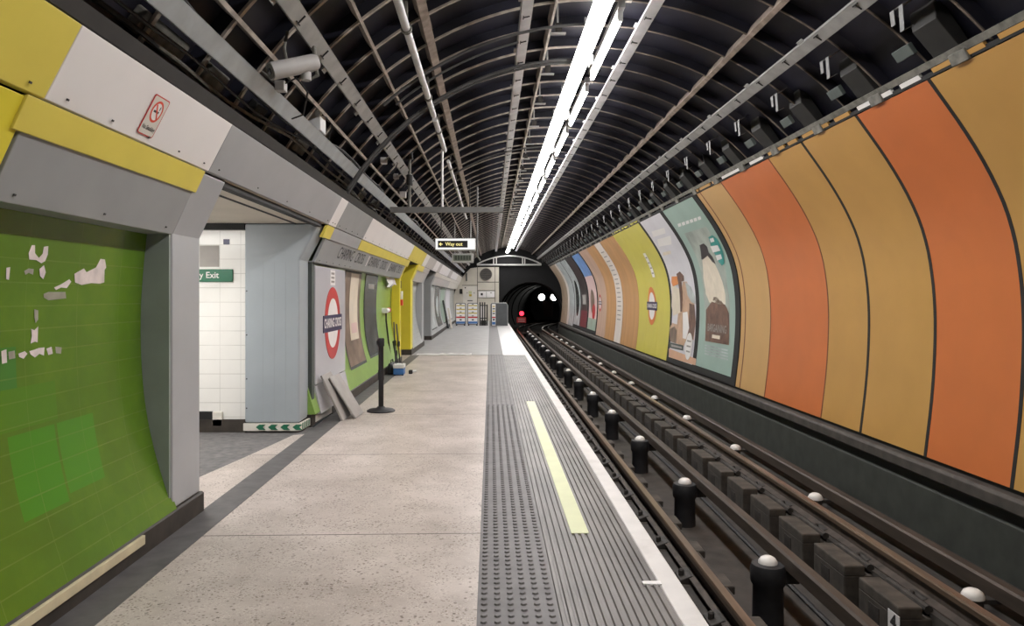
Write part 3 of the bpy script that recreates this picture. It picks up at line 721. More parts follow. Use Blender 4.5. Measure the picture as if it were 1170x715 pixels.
# torn paper on the green tiles
def c2(pts): return [invL(a/2.75, 220+b/2.75) for a, b in pts]
SCR = [('white torn paper scrap shaped like a fork high on the green tiles', 'torn_paper', [(88, 190), (98, 165), (108, 165), (108, 190), (120, 205), (132, 192), (136, 170), (150, 168), (148, 195), (140, 215), (128, 222), (112, 212), (90, 210)]),
       ('small torn paper scrap just below the fork shaped one', 'torn_paper', [(122, 240), (136, 228), (142, 250), (134, 272), (124, 262)]),
       ('greenish white paper flecks left of the small scrap', 'torn_grey', [(74, 246), (88, 238), (104, 240), (102, 258), (88, 252), (78, 258)]),
       ('big jagged white paper scrap at the right of the green tiles', 'torn_paper', [(232, 255), (262, 238), (270, 250), (300, 235), (314, 208), (328, 210), (332, 235), (322, 250), (326, 282), (312, 286), (285, 284), (255, 290), (234, 282)]),
       ('thin white paper tail left of the big jagged scrap', 'torn_paper', [(168, 298), (190, 288), (216, 272), (222, 280), (208, 300), (190, 298), (174, 306)]),
       ('brownish grey glue patch under the white paper tail', 'torn_grey', [(135, 318), (150, 312), (204, 312), (206, 332), (150, 338), (136, 330)]),
       ('upright pale scrap at the left edge of the green tiles', 'torn_paper', [(18, 236), (30, 234), (26, 274), (17, 272)]),
       ('narrow faint scrap in the middle of the green tiles', 'torn_grey', [(106, 366), (118, 370), (118, 398), (110, 410), (106, 392)]),
       ('pale scrap above the lower row of scraps', 'torn_paper', [(96, 428), (106, 432), (118, 420), (116, 470), (108, 468), (94, 474), (98, 450)]),
       ('pinkish scrap at the left end of the lower row', 'torn_paper', [(2, 498), (18, 492), (20, 534), (4, 538)]),
       ('second scrap from the left in the lower row', 'torn_grey', [(24, 500), (44, 496), (46, 520), (26, 524)]),
       ('third scrap from the left in the lower row', 'torn_paper', [(56, 506), (76, 498), (84, 506), (72, 522), (58, 516)]),
       ('fourth scrap from the left in the lower row', 'torn_paper', [(90, 498), (104, 494), (120, 488), (138, 486), (136, 512), (122, 506), (108, 518), (94, 508)]),
       ('scrap at the right end of the lower row', 'torn_paper', [(144, 490), (160, 484), (164, 506), (150, 510)]),
       ('last small scrap right of the lower row', 'torn_grey', [(172, 484), (192, 486), (190, 506), (174, 504)])]
for lab, m_, pts in SCR: tag(patch('paper_scrap', c2(pts), XL, .003, m_), lab, 'paper scrap', 'torn paper on the green tiles')

def pillar(y0, y1, xl, m_, label, base_z=.13, top=2.14):
    root = thing('wall_pillar', label, 'pillar', (-1.95, (y0+y1)/2, base_z))
    B().prism([(-1.89, base_z), (-1.89, 1.77), (leanx(top), top), (xl, top), (xl, base_z)], y0, y1).build('cladding', m_, root, bevel=.012, seg=2)
    return root
pillar(4.39, 4.81, -2.3, 'grey_clad', 'light grey clad pillar between green tiles and the side passage')
p2 = thing('wall_pillar', 'broad blue-grey clad pillar with green arrows at its foot', 'pillar', (-2.2, 7.75, 0))
B().prism([(-1.96, .10), (-1.96, 1.77), (leanx(2.14)-.04, 2.14), (-2.52, 2.14), (-2.52, .10)], 7.58, 7.96).build('cladding', 'bluegrey_clad', p2, bevel=.02, seg=3)
for (xx, yy, zz) in ((-2.5, 7.577, .55), (-2.5, 7.577, 1.0), (-2.5, 7.577, 1.45), (-2.5, 7.577, .25)):
    B().lathe(xx, yy, [(.006, zz-.006), (.008, zz), (.006, zz+.006)], 8).build('rivet', 'dark_text', p2)
for k in range(3):
    B().box(-2.33+k*.115, -2.329+k*.115, 7.5788, 7.582, .1, 1.75).build('seam', 'grey_dark_clad', p2)
# low level sign with chevrons
B().prismz([(-2.53, 7.565), (-1.965, 7.565), (-1.945, 7.59), (-1.875, 8.75), (-1.895, 8.75), (-1.97, 7.6), (-2.53, 7.6)], .02, .095).build('floor_sign', 'cream_panel', p2)
for k in range(4):
    x = -2.35+k*.125
    B().prism([(x-.05, .058), (x-.015, .085), (x+.05, .085), (x+.02, .058), (x+.05, .03), (x-.015, .03)], 7.560, 7.566).build('arrow', 'sign_green', p2)
for k in range(4):
    y = 7.62+k*.07; xo = -1.945+.07*(y-7.59)/1.16
    B().obox((xo+.001, y, .025), (.002, .03, 0), (0, .012, .065), (.003, 0, 0)).build('stripe', 'sign_green', p2)
pillar(15.4, 15.6, -2.1, 'yellow_bright', 'near yellow pillar of the yellow side passage')
p4 = pillar(17.5, 17.95, -2.75, 'yellow_bright', 'far yellow pillar facing the platform behind the blue box')
pillar(20.4, 20.9, -2.2, 'grey_clad', 'grey pillar just beyond the yellow passage')
p6_ = pillar(23.4, 23.9, -2.7, 'grey_dark_clad', 'grey pillar before the far left posters')
# reveals: dark cladding at the bay ends
rv = B().box(-2.2, -1.9, 4.37, 4.392, .13, 1.77).build('trim_10', 'reveal'); struct(rv, 'dark green-grey reveal at the end of the near green bay', 'trim')

# frieze, yellow strip and fascia
def frieze(y0, y1, m_, label, z0=1.765, z1=2.06, off=0.0):
    root = thing('frieze_panel', label, 'frieze panel', (-1.9, (y0+y1)/2, z0))
    B().prism([(leanx(z0)+off, z0), (leanx(z1)+off, z1), (leanx(z1)-.03, z1+.005), (leanx(z0)-.03, z0+.012), (-2.08, z0+.012), (-2.08, z0)], y0, y1).build('sheet', m_, root, bevel=.004)
    return root
def screws(root, y0, y1, fz, n, mat_='dark_text'):
    for k in range(n):
        y = y0+.12+(y1-y0-.24)*k/max(1, n-1); x, z = fz
        B().obox((x, y-.007, z-.006), (0, .014, 0), (.004, 0, .008), (.004, 0, -.002)).build('screw', mat_, root)
frieze(YN, 2.77, 'yellow_bright', 'yellow sloping frieze at the far left picture edge', z1=2.14)
fr1 = frieze(2.79, 4.395, 'grey_dark_clad', 'grey sloping frieze panel above the near green tiles'); screws(fr1, 2.79, 4.39, (leanx(1.80), 1.80), 3)
frz = frieze(7.955, 15.4, 'grey_dark_clad', 'grey frieze with ghosted station lettering above the roundel sign')
frieze(17.95, 20.4, 'pinkgrey', 'pinkish grey frieze just beyond the yellow passage')
frieze(23.9, 32.5, 'pinkgrey', 'pale frieze above the far left posters')
frieze(32.5, 41.4, 'cream_panel', 'cream frieze nearest the end wall')
nl = Vector((.909, 0, -.416)); ul = Vector((.416, 0, .909))
for yc, lab in ((9.75, 'a'), (12.0, 'b'), (14.2, 'c')):
    zz = 1.915
    for wd_, dy in (('CHARING', -.42), ('CROSS', .56)): text_frame('ghost_lettering', wd_, .215, Vector((leanx(zz), yc+dy, zz))+nl*.003, (0, 1, 0), ul, 'grey_text', frz, 1.0, .0)
for yc in (10.95, 13.2): # arrows between the names
    zz = 1.915; o = Vector((leanx(zz), yc, zz))+nl*.002
    b = B().obox(o-ul*.08+Vector((0, -.02, 0)), (0, .05, 0), ul*.16, nl*.001); b.build('pale_mark', 'white', frz)
screws(frz, 8.0, 10.0, (leanx(1.79), 1.79), 6)
def strip_(y0, y1, m_, label):
    root = thing('cornice_strip', label, 'cornice strip', (-1.78, (y0+y1)/2, 2.02))
    B().prism([(leanx(2.018)+.012, 2.018), (leanx(2.145)+.012, 2.145), (leanx(2.145)-.02, 2.145), (leanx(2.018)-.02, 2.022)], y0, y1).build('sheet', m_, root, bevel=.003)
    return root
strip_(2.73, 4.43, 'yellow_panel', 'yellow strip under the no smoking panel')
strip_(7.76, 8.12, 'yellow_panel', 'short yellow strip at the start of the lettered frieze')
strip_(8.12, 9.81, 'grey_clad', 'grey strip above the first ghosted station name')
strip_(9.83, 15.75, 'yellow_panel', 'long yellow strip above the ghosted station names')
strip_(17.6, 19.2, 'yellow_panel', 'yellow strip just beyond the yellow passage')
strip_(19.2, 20.9, 'pinkgrey', 'pinkish strip before the grey passage')
strip_(23.4, 41.4, 'cream_panel', 'long pale strip above the far left frieze')
FX0, FZ0, FX1, FZ1 = -1.70, 2.152, -1.555, 2.432
def fascia(y0, y1, m_, label):
    root = thing('fascia_panel', label, 'fascia panel', (FX0, (y0+y1)/2, FZ0))
    B().prism([(FX0, FZ0), (FX1, FZ1), (FX1-.03, FZ1+.01), (FX0-.035, FZ0)], y0+.002, y1-.002).build('sheet', m_, root, bevel=.003)
    screws(root, y0, y1, (FX0+.016, FZ0+.03), 5 if y1-y0 > 1.2 else 2)
    return root
FAS = [(YN, 2.82, 'yellow_panel', 'yellow sloping fascia panel at the top left corner'), (2.82, 4.46, 'white_panel', 'white sloping fascia panel carrying the no smoking sign'),
       (4.46, 7.76, 'grey_clad', 'grey sloping fascia panel above the side passage'), (7.76, 8.12, 'white_panel', 'narrow white fascia strip beside the grey fascia'),
       (8.12, 9.82, 'grey_dark_clad', 'grey fascia panel above the first ghosted station name'), (9.82, 12.5, 'white_panel', 'white fascia panel above the second ghosted station name'),
       (12.5, 15.2, 'white_panel', 'white fascia panel ending at the yellow fascia'), (15.2, 18.2, 'yellow_panel', 'yellow fascia panel above the yellow passage'),
       (18.2, 19.2, 'white_panel', 'short white fascia panel beyond the yellow one'), (19.2, 21.6, 'pinkgrey', 'pinkish grey fascia panel beyond the yellow passage'),
       (21.6, 23.2, 'white_panel', 'white fascia panel above the grey passage'), (23.2, 24.3, 'pinkgrey', 'short pinkish fascia panel beside the far pillar'),
       (24.3, 29.0, 'white_panel', 'long white fascia panel above the far left posters'), (29.0, 31.0, 'pinkgrey', 'beige fascia panel far down the left wall'),
       (31.0, 36.0, 'white_panel', 'white fascia panel far down the left wall'), (36.0, 41.4, 'cream_panel', 'cream fascia panel at the end wall')]
fas = {}
for y0, y1, m_, lab in FAS: fas[y0] = fascia(y0, y1, m_, lab)
# no smoking sign
nf = Vector((FZ1-FZ0, 0, -(FX1-FX0))).normalized(); uf = Vector((FX1-FX0, 0, FZ1-FZ0)).normalized(); vy = Vector((0, 1, 0))
sc0 = Vector((FX0, 3.59, FZ0))+uf*.135+nf*.002
ns = thing('no_smoking_sign', 'small no smoking sign with red border on the white fascia', 'sign', sc0)
def onf(a, b, d): return sc0+vy*a+uf*b+nf*d
def plate(name, pts, d0, d1, m_, root):
    n = len(pts); vs = [onf(a, b, d0) for a, b in pts]+[onf(a, b, d1) for a, b in pts]
    B().add(vs, [tuple(range(n)), tuple(range(2*n-1, n-1, -1))]+[(i, i+n, (i+1) % n+n, (i+1) % n) for i in range(n)]).build(name, m_, root)
def rrect(w_, h_, r, n=5):
    p = []
    for cx, cy, a0 in ((w_/2-r, h_/2-r, 0), (-w_/2+r, h_/2-r, 90), (-w_/2+r, -h_/2+r, 180), (w_/2-r, -h_/2+r, 270)):
        for k in range(n+1): a = math.radians(a0+90*k/n); p.append((cx+r*math.cos(a), cy+r*math.sin(a)))
    return p
plate('border', rrect(.155, .205, .014), 0, .003, 'red', ns); plate('card', rrect(.143, .193, .010), 0, .0036, 'cream_panel', ns); nsc = [c for c in ns.children if c.name.startswith('card')][0]
plate('ring', [(.052*math.cos(2*PI*k/28), .026+.056*math.sin(2*PI*k/28)) for k in range(28)], 0, .0040, 'red_bright', nsc)
plate('disc', [(.040*math.cos(2*PI*k/28), .026+.044*math.sin(2*PI*k/28)) for k in range(28)], 0, .0044, 'white', nsc)
plate('cigarette', [(-.030, .020), (.020, .020), (.020, .031), (-.030, .031)], 0, .0048, 'dark_text', nsc)
plate('smoke', [(.014, .036), (.019, .036), (.022, .052), (.017, .058), (.013, .050)], 0, .0048, 'grey_text', nsc)
plate('slash', [(-.028, .056), (-.020, .062), (.030, -.005), (.022, -.011)], 0, .0052, 'red_bright', nsc)
text_frame('lettering', 'No Smoking', .032, onf(0, -.062, .0046), vy, uf, 'dark_text', nsc, .78, .0006)

# dark tray along the top of the cornice
tr = thing('cable_tray', 'dark cable tray running along the top of the left cornice', 'cable tray', (-1.53, 2, 2.44))
B().prism([(-1.575, 2.44), (-1.555, 2.44), (-1.525, 2.505), (-1.60, 2.54), (-1.62, 2.5)], YN, 41.2).build('front', 'tray', tr)
B().prism([(-1.60, 2.54), (-1.585, 2.55), (-1.78, 2.50), (-1.80, 2.48)], YN, 41.2).build('floor', 'tray', tr)
for j in range(6):
    pts = []; y = 2.2; th0 = 148.6-1.05*j; ph = random.random()*6
    while y < 40:
        th = math.radians(th0+.55*math.sin(y*1.1+ph)+.3*math.sin(y*2.7+ph*2)); rr = 3.06-.05*abs(math.sin(y*1.9+ph))-.006*j
        pts.append((CC[0]+rr*math.cos(th), y, CC[1]+rr*math.sin(th))); y += .4
    o = B().tube(pts, .009+.007*random.random(), 6).build('cable', ['black', 'junk', 'rubber'][j % 3], smooth=True)
    tag(o, ['lowest black cable sagging above the left tray', 'lowest grey dusty cable sagging above the left tray', 'middle black cable sagging above the left tray', 'dark cable just above the middle of the cable bundle over the left tray', 'upper grey dusty cable sagging above the left tray', 'topmost black cable above the left tray'][j], 'cable')
for j, (yy, l_, m_) in enumerate(((3.45, .5, 'junk'), (4.25, .3, 'junk'), (5.1, .22, 'tray'), (6.2, .35, 'junk'), (8.2, .4, 'tray'), (9.3, .3, 'junk'), (10.4, .35, 'junk'), (12.3, .4, 'galv_grey'))):
    o = B().obox((-1.67, yy, 2.63), (0, l_, .0), (.075, 0, .10), (-.05, 0, .04)).build('tray_box', m_, bevel=.012)
    tag(o, '%s small dusty box fixed just above the left cable tray' % ordn(j), 'junction box', 'boxes above the left cable tray')

# ------------------------------------------------------------------ side passages
def passage(y0, y1, wm, lab, lamp=True, xend=-6.0, sof='soffit'):
    o = B().box(xend-.1, xend, y0-.5, y1+.5, -.1, 2.4).build('wall_passage', wm); struct(o, 'end wall of the '+lab, 'wall')
    o = B().box(xend, -1.725, y0-.02, y1+.02, 2.146, 2.18).build('ceiling', sof); struct(o, 'flat ceiling of the '+lab, 'ceiling')
    o = B().box(xend, -1.62, y0-.05, y1+.05, 2.40, 2.46).build('ceiling', 'black'); struct(o, 'dark void over the '+lab, 'ceiling')
passage(4.81, 7.6, 'tile_white', 'white tiled side passage')
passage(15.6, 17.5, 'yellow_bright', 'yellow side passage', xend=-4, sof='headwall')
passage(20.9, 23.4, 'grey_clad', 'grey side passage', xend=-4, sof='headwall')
tw = B().box(-6, -2.52, 7.63, 7.75, .13, 2.1).build('wall_passage', 'tile_white'); struct(tw, 'white tiled wall inside the side passage', 'wall')
o = B().box(-6, -2.3, 4.6, 4.81, 0, 2.14).build('wall_passage', 'tile_white'); struct(o, 'near wall of the white tiled passage', 'wall')
o = B().box(-6, -2.52, 7.60, 7.75, 0, .13).build('baseboard_passage', 'skirting'); struct(o, 'black skirting under the white passage tiles', 'skirting')
o = B().box(-6, -2.53, 7.58, 7.75, 2.08, 2.15).build('trim_11', 'black'); struct(o, 'dark strip above the white passage tiles', 'trim')
M['sign_green2'] = M['sign_green']
nb = B().box(-3.35, -2.86, 7.605, 7.64, .0, .21).build('floor_box', 'black', bevel=.006); tag(nb, 'black recess box at the foot of the white tiled wall', 'box')
nb = B().box(-2.86, -2.76, 7.60, 7.64, .06, .21).build('tile_stub', 'cream_panel', bevel=.006); tag(nb, 'small tiled stub beside the black recess box', 'tile stub')
o = B().box(-6, -3.9, 15.85-.15, 15.85, 0, 2.3).build('wall_passage', 'yellow_bright'); struct(o, 'near wall of the yellow passage', 'wall')
# exit sign
ex = thing('exit_sign', 'green exit sign partly hidden behind the grey pillar', 'sign', (-3.1, 7.62, 1.6))
exb = B().box(-3.62, -2.655, 7.612, 7.63, 1.545, 1.675).build('board', 'sign_green', ex, bevel=.004)
me = text_frame('lettering', 'Emergency Exit', .088, (-3.235, 7.610, 1.612), (1, 0, 0), (0, 0, 1), 'white', exb, 1.0, .001)
xm = max(v.co.x for v in me.data.vertices)
for v in me.data.vertices: v.co.x += -2.795-(xm-3.1)
o = B().box(-2.755, -2.69, 7.622, 7.63, 1.93, 1.985).build('plaque', 'navy', bevel=.003); tag(o, 'tiny dark plaque high on the white tiled wall', 'plaque')
o = B().box(-3.0, -2.80, 7.626, 7.632, 1.70, 1.92).build('cover_plate', 'board'); tag(o, 'grey square patch above the green exit sign', 'cover plate')
cl = thing('passage_lamp', 'bright ceiling lamp inside the white tiled side passage', 'lamp', (-3.2, 6.3, 2.14))
B().box(-4.2, -2.9, 6.2, 6.35, 2.10, 2.146).build('body', 'plastic_white', cl)
B().box(-4.18, -2.92, 6.21, 6.34, 2.085, 2.10).build('diffuser', 'corridor_lamp', cl)

# ------------------------------------------------------------------ roundel panel
RX = -1.93
rp_ = thing('station_sign', 'large pale panel with the station roundel beside the grey pillar', 'sign', (RX, 9.0, .08))
B().box(RX-.04, RX, 8.15, 9.82, .415, 1.735).build('upper_sheet', 'roundel_panel', rp_, bevel=.006)
B().prism([(RX, .405), (RX-.04, .405), (-1.905, .10), (-1.862, .10)], 8.15, 9.82).build('lower_sheet', 'roundel_panel', rp_, bevel=.005)
def xpl(name, pts, x0, x1, m_, root): return B().prismx(pts, x0, x1).build(name, m_, root)
RC = (9.04, 1.07)
xpl('ring', ellipse(RC[0], RC[1], .437, .437, 48), RX, RX+.004, 'red', rp_)
xpl('disc', ellipse(RC[0], RC[1], .30, .30, 48), RX, RX+.0055, 'white', rp_)
bar_ = xpl('bar', rect(RC[0]-.525, RC[0]+.525, RC[1]-.10, RC[1]+.10), RX, RX+.007, 'navy', rp_)
text_frame('lettering', 'CHARING CROSS', .150, (RX+.0075, RC[0], RC[1]), (0, 1, 0), (0, 0, 1), 'white', bar_, .82, .004)
dl_ = xpl('direction_label', rect(8.90, 9.18, 1.53, 1.715), RX, RX+.003, 'white', rp_)
for k in range(3): xpl('faint_lettering', rect(8.95, 9.13, 1.56+k*.05, 1.585+k*.05), RX, RX+.004, 'board', dl_)
o = B().box(-2.09, -1.925, 7.97, 8.08, .13, 1.77).build('trim_12', 'cladding_dark'); struct(o, 'dark green upright between pillar and roundel panel', 'trim')

# posters on the left wall
def left_poster(y0, y1, z0, z1, m_, label):
    root = thing('poster', label, 'poster', (XL(z0), (y0+y1)/2, z0))
    patch('edge', rect(y0-.04, y1+.04, z0-.04, z1+.04), XL, .006, 'cladding_dark', root); return patch('print', rect(y0, y1, z0, z1), XL, .010, m_, root)
q = left_poster(10.35, 11.6, .40, 1.74, 'poster_photo', 'brown photo poster with a tall white strip right of the roundel panel')
patch('white_strip', rect(10.75, 11.4, .75, 1.73), XL, .013, 'poster_cream', q); patch('red_lettering', rect(10.85, 11.3, .85, 1.0), XL, .016, 'poster_pink', q)
q = left_poster(12.05, 13.3, .42, 1.74, 'poster_slate', 'dark poster on the green tiles before the socket')
patch('heading', rect(12.35, 12.95, 1.52, 1.60), XL, .013, 'board', q)
q = left_poster(24.4, 26.6, .3, 1.74, 'poster_mist', 'pale grey poster just beyond the last grey pillar')
q = left_poster(27.2, 29.6, .3, 1.74, 'poster_slate', 'dark poster in the middle of the far left posters'); patch('figure', ellipse(28.4, 1.0, .6, .4), XL, .014, 'poster_mist', q)
q = left_poster(30.4, 33.0, .3, 1.74, 'poster_green', 'greenish poster on the far left wall')
q = left_poster(33.8, 37.0, .3, 1.74, 'poster_white', 'white poster closest to the end wall on the left')

# torn cover scrap above the green wall
b = B(); n = 9
for k in range(n): b.add([(-2.0+.05*math.sin(k*2.1), 14.1+k*.13, 1.76), (-1.97+.05*math.sin(k*1.7+1), 14.1+k*.13, 1.60+.05*math.sin(k*1.9))], [])
for k in range(n-1): b.f.append((2*k, 2*k+2, 2*k+3, 2*k+1))
tag(b.build('torn_sheet', 'sheet'), 'crumpled torn sheet at the top of the green wall', 'torn sheet')

# socket with hose
sk = thing('power_socket', 'white socket with red cap on the green wall and trailing hose', 'socket', P(439, 355, 14.2))
sx = XL(1.11)
B().tube([(sx, 14.1, 1.12), (sx+.10, 14.1, 1.12)], .05, 12).build('mount', 'plastic_white', sk, True)
B().tube([(sx+.06, 14.05, 1.12), (sx+.06, 14.45, 1.12)], .045, 12).build('body', 'plastic_white', sk, True)
B().tube([(sx+.06, 14.45, 1.12), (sx+.06, 14.58, 1.12)], .05, 12).build('red_cap', 'red_bright', sk, True)
B().tube([(sx+.06, 14.2, 1.08), (sx+.06, 14.2, .95), (sx+.08, 14.25, .7), (sx+.10, 14.35, .42), (sx+.14, 14.3, .2), (sx+.22, 14.0, .05), (-1.7, 13.5, .03)], .016, 8).build('hose', 'rubber', sk, True)
al = thing('alarm_point', 'small white and red call point on the yellow pillar', 'call point', (-1.885, 15.6, 1.4))
B().box(-1.892, -1.85, 15.5, 15.62, 1.33, 1.50).build('box', 'plastic_white', al, bevel=.008); B().box(-1.892, -1.845, 15.5, 15.62, 1.20, 1.32).build('red_button_box', 'red_bright', al, bevel=.008)
B().box(-1.892, -1.88, 15.55, 15.6, 1.56, 1.72).build('slot', 'dark_text', al)

# blue box and poles
bb = thing('toolbox', 'small blue toolbox with pale lid standing by the left wall', 'toolbox', (-1.62, 13.1, 0))
B().box(-1.71, -1.53, 13.0, 13.28, .012, .125).build('body', 'blue', bb, bevel=.01); B().box(-1.715, -1.525, 12.995, 13.285, .125, .195).build('lid', 'plastic_white', bb, bevel=.012)
B().tube([(-1.67, 13.1, .19), (-1.67, 13.1, .22), (-1.57, 13.1, .22), (-1.57, 13.1, .19)], .007, 6).build('handle', 'black', bb, True)
for x in (-1.69, -1.55): B().box(x-.012, x+.012, 13.02, 13.06, 0, .014).build('foot', 'black', bb)
mc = thing('plug_adaptor', 'black plug adaptor lying right of the blue toolbox', 'plug', (-1.42, 13.3, 0))
B().box(-1.47, -1.40, 13.25, 13.36, .0, .07).build('body', 'rubber', mc, bevel=.015); B().tube([(-1.40, 13.3, .04), (-1.34, 13.32, .05)], .02, 8).build('pin_end', 'plastic_white', mc)
mc = thing('tool_bag', 'dark tool bag behind the blue toolbox', 'bag', (-1.82, 13.3, 0))
B().prism([(-1.84, 0), (-1.73, 0), (-1.735, .14), (-1.77, .2), (-1.82, .2)], 13.15, 13.55).build('bag', 'rubber', mc, bevel=.03); B().tube([(-1.78, 13.2, .19), (-1.78, 13.25, .25), (-1.78, 13.45, .25), (-1.78, 13.5, .19)], .01, 6).build('handle', 'black', mc)
for k, (a, bq, lab) in enumerate((((450, 368), (452.5, 416), 'leftmost'), ((453, 370), (458, 416), 'middle'), ((449.5, 390), (455.5, 417), 'shorter thicker'))):
    Y0 = 13.75; p0 = P(*bq, Y0); p1 = P(*a, Y0+.3)
    st = thing('pole', '%s black pole leaning on the left wall behind the toolbox' % lab, 'pole', (p0[0], Y0, 0))
    B().tube([(p0[0], Y0, .006), (p1[0], Y0+.3, p1[2])], .013 if k < 2 else .022, 8).build('shaft', 'black_metal', st, True)
    B().lathe(p0[0], Y0, [(.022, 0), (.024, .03), (.018, .06)], 8).build('foot', 'rubber', st)
    mx_ = [(p0[i]+p1[i])/2 for i in range(3)]; B().lathe(mx_[0], Y0+.15, [(.024, mx_[2]-.05), (.028, mx_[2]), (.024, mx_[2]+.05)], 8).build('clamp', 'rubber', st)

# leaning boards
def board(c0, c1, t1, t0, th, label):
    c0, c1, t1, t0 = map(Vector, (c0, c1, t1, t0)); n = (c1-c0).cross(t0-c0).normalized()*th
    o = B().add([c0, c1, t1, t0, c0+n, c1+n, t1+n, t0+n], [(3, 2, 1, 0), (4, 5, 6, 7), (0, 1, 5, 4), (1, 2, 6, 5), (2, 3, 7, 6), (3, 0, 4, 7)]).build('loose_board', 'board', bevel=.003)
    return tag(o, label, 'board')
board((-1.545, 8.40, .004), (-1.525, 8.80, .004), (-1.815, 8.80, .475), (-1.84, 8.40, .465), .018, 'front grey-brown board leaning against the other board by the roundel')
board((-1.665, 8.24, .004), (-1.645, 8.62, .004), (-1.88, 8.62, .515), (-1.90, 8.24, .505), .022, 'rear grey-brown board leaning on the skirting below the roundel')

# stanchion
px_, py_ = -1.33, 8.98
sp = thing('barrier_post', 'black retractable belt barrier post standing on the platform', 'barrier post', (px_, py_, 0))
B()._lathe(px_, py_, [(.17, 0), (.172, .012), (.15, .026), (.06, .04), (.04, .06)], 28).build('base', 'rubber', sp, True)
B().tube([(px_, py_, .05), (px_, py_, .80)], .032, 16).build('post', 'black_metal', sp, True)
B().tube([(px_, py_, .38), (px_, py_, .50)], .036, 16).build('collar', 'rubber', sp, True)
B()._lathe(px_, py_, [(.04, .79), (.042, .80), (.042, .875), (.034, .888)], 16).build('belt_head', 'rubber', sp, True)
B().box(px_-.055, px_-.035, py_-.02, py_+.02, .81, .86).build('belt_clip', 'rubber', sp, bevel=.003)

# ------------------------------------------------------------------ signs over the platform
def hang_sign():
    Y = 14.8; x0, _, z1 = P(497, 272, Y); x1, _, z0 = P(543.5, 286, Y)
    r = thing('way_out_sign', 'hanging lit way out sign with left arrow over the platform', 'sign', ((x0+x1)/2, Y, z0))
    B().box(x0, x1, Y, Y+.14, z0, z1).build('case', 'galv_grey', r, bevel=.01)
    B().box(x0+.012, x1-.012, Y-.004, Y+.01, z0+.02, z1-.012).build('white_face', 'way_white', r)
    xa, _, za = P(500.3, 275, Y); xb, _, zb = P(534.3, 282.8, Y)
    bf = B().box(xa, xb, Y-.007, Y+.0, zb, za).build('black_face', 'black', r)
    zc = (za+zb)/2
    text_frame('lettering', 'Way out', .100, ((xa*.46+xb*.54)+.0, Y-.0085, zc), (1, 0, 0), (0, 0, 1), 'way_text', bf, .96, .0012)
    B().prism([(xa+.02, zc), (xa+.055, zc+.035), (xa+.068, zc+.024), (xa+.053, zc+.008), (xa+.095, zc+.008), (xa+.095, zc-.008), (xa+.053, zc-.008), (xa+.068, zc-.024), (xa+.055, zc-.035)], Y-.0095, Y-.007).build('arrow', 'way_text', bf)
    for x in (x0+.12, x1-.12): B().tube([(x, Y+.07, z1-.01), (x, Y+.07, 3.78 if x > -.6 else 3.36)], .010, 8).build('hanger', 'tray', r)
    B().tube([(x1+.03, Y+.1, 3.6), (x1+.03, Y+.1, z0-.1), (x1+.09, Y+.1, z0-.2)], .018, 8).build('conduit', 'bar_grey', r, True)
hang_sign()
def clock():
    Y = 20; x0, _, z1 = P(516, 289.5, Y); x1, _, z0 = P(541, 300, Y)
    r = thing('departure_display', 'unlit departure display hanging behind the way out sign', 'display', ((x0+x1)/2, Y, z0))
    B().box(x0, x1, Y, Y+.2, z0, z1).build('case', 'galv_grey', r, bevel=.01)
    B().box(x0+.05, x1-.06, Y-.005, Y+.02, z0+.05, z1-.04).build('screen', 'display', r)
    for k in range(6): B().box(x0+.09+k*.075, x0+.145+k*.075, Y-.008, Y, z0+.075, z1-.06).build('segment', 'display_on', r)
    for x in (x0+.08, x1-.08): B().tube([(x, Y+.1, z1), (x, Y+.1, 3.45)], .016, 8).build('hanger', 'galv_grey', r)
clock()
# cross bar with drop rods
Y = 10.0
cb = thing('sign_bar', 'long grey crossbar hung below the ceiling before the way out sign', 'crossbar', (-.6, Y, H+1.15))
x0, _, zt = P(446, 236.5, Y); x1, _, zb = P(575, 243, Y)
B().box(x0, x1, Y-.03, Y+.03, zb, zt).build('bar', 'bar_grey', cb, bevel=.004)
for px, top, r_ in ((505.3, 160, .017), (468, 172, .022)):
    x, _, z = P(px, top, Y); B().tube([(x, Y, zt), (x, Y, z)], r_, 10).build('drop_rod', 'galv_white' if px > 500 else 'junk', cb, True)
    B().tube([(x, Y, z-.12), (x, Y, z+.03)], [r_*2.4, r_*1.5], 10).build('socket', 'tray', cb, True)
x, _, z = P(468, 200, Y); B().tube([(x, Y, z), (x, Y, z-.14)], .045, 10).build('coupling', 'tray', cb, True)
# conduit (white pipe) in two lengths
def pipe(y0, y1, lab, r=.03):
    x, z = -.766, H+2.43-.0
    rr = -.315; x, z = on_circle(rr, 2.86)
    root = thing('ceiling_conduit', lab, 'pipe', (x, y0, z))
    B().tube([(x, y0, z), (x, y1, z)], r, 12).build('pipe', 'galv_white', root, True)
    y = y0+.6
    while y < y1: B().tube([(x, y-.02, z), (x, y+.02, z)], r+.012, 12).build('saddle', 'junk', root, True); B().box(x-.01, x+.01, y-.012, y+.012, z, z+.2).build('drop', 'junk', root); y += 1.9
pipe(3.0, 8.15, 'nearest length of white conduit on the ceiling'); pipe(8.3, 10.1, 'middle length of white conduit on the ceiling'); pipe(10.9, 19.0, 'far length of white conduit on the ceiling', .026)
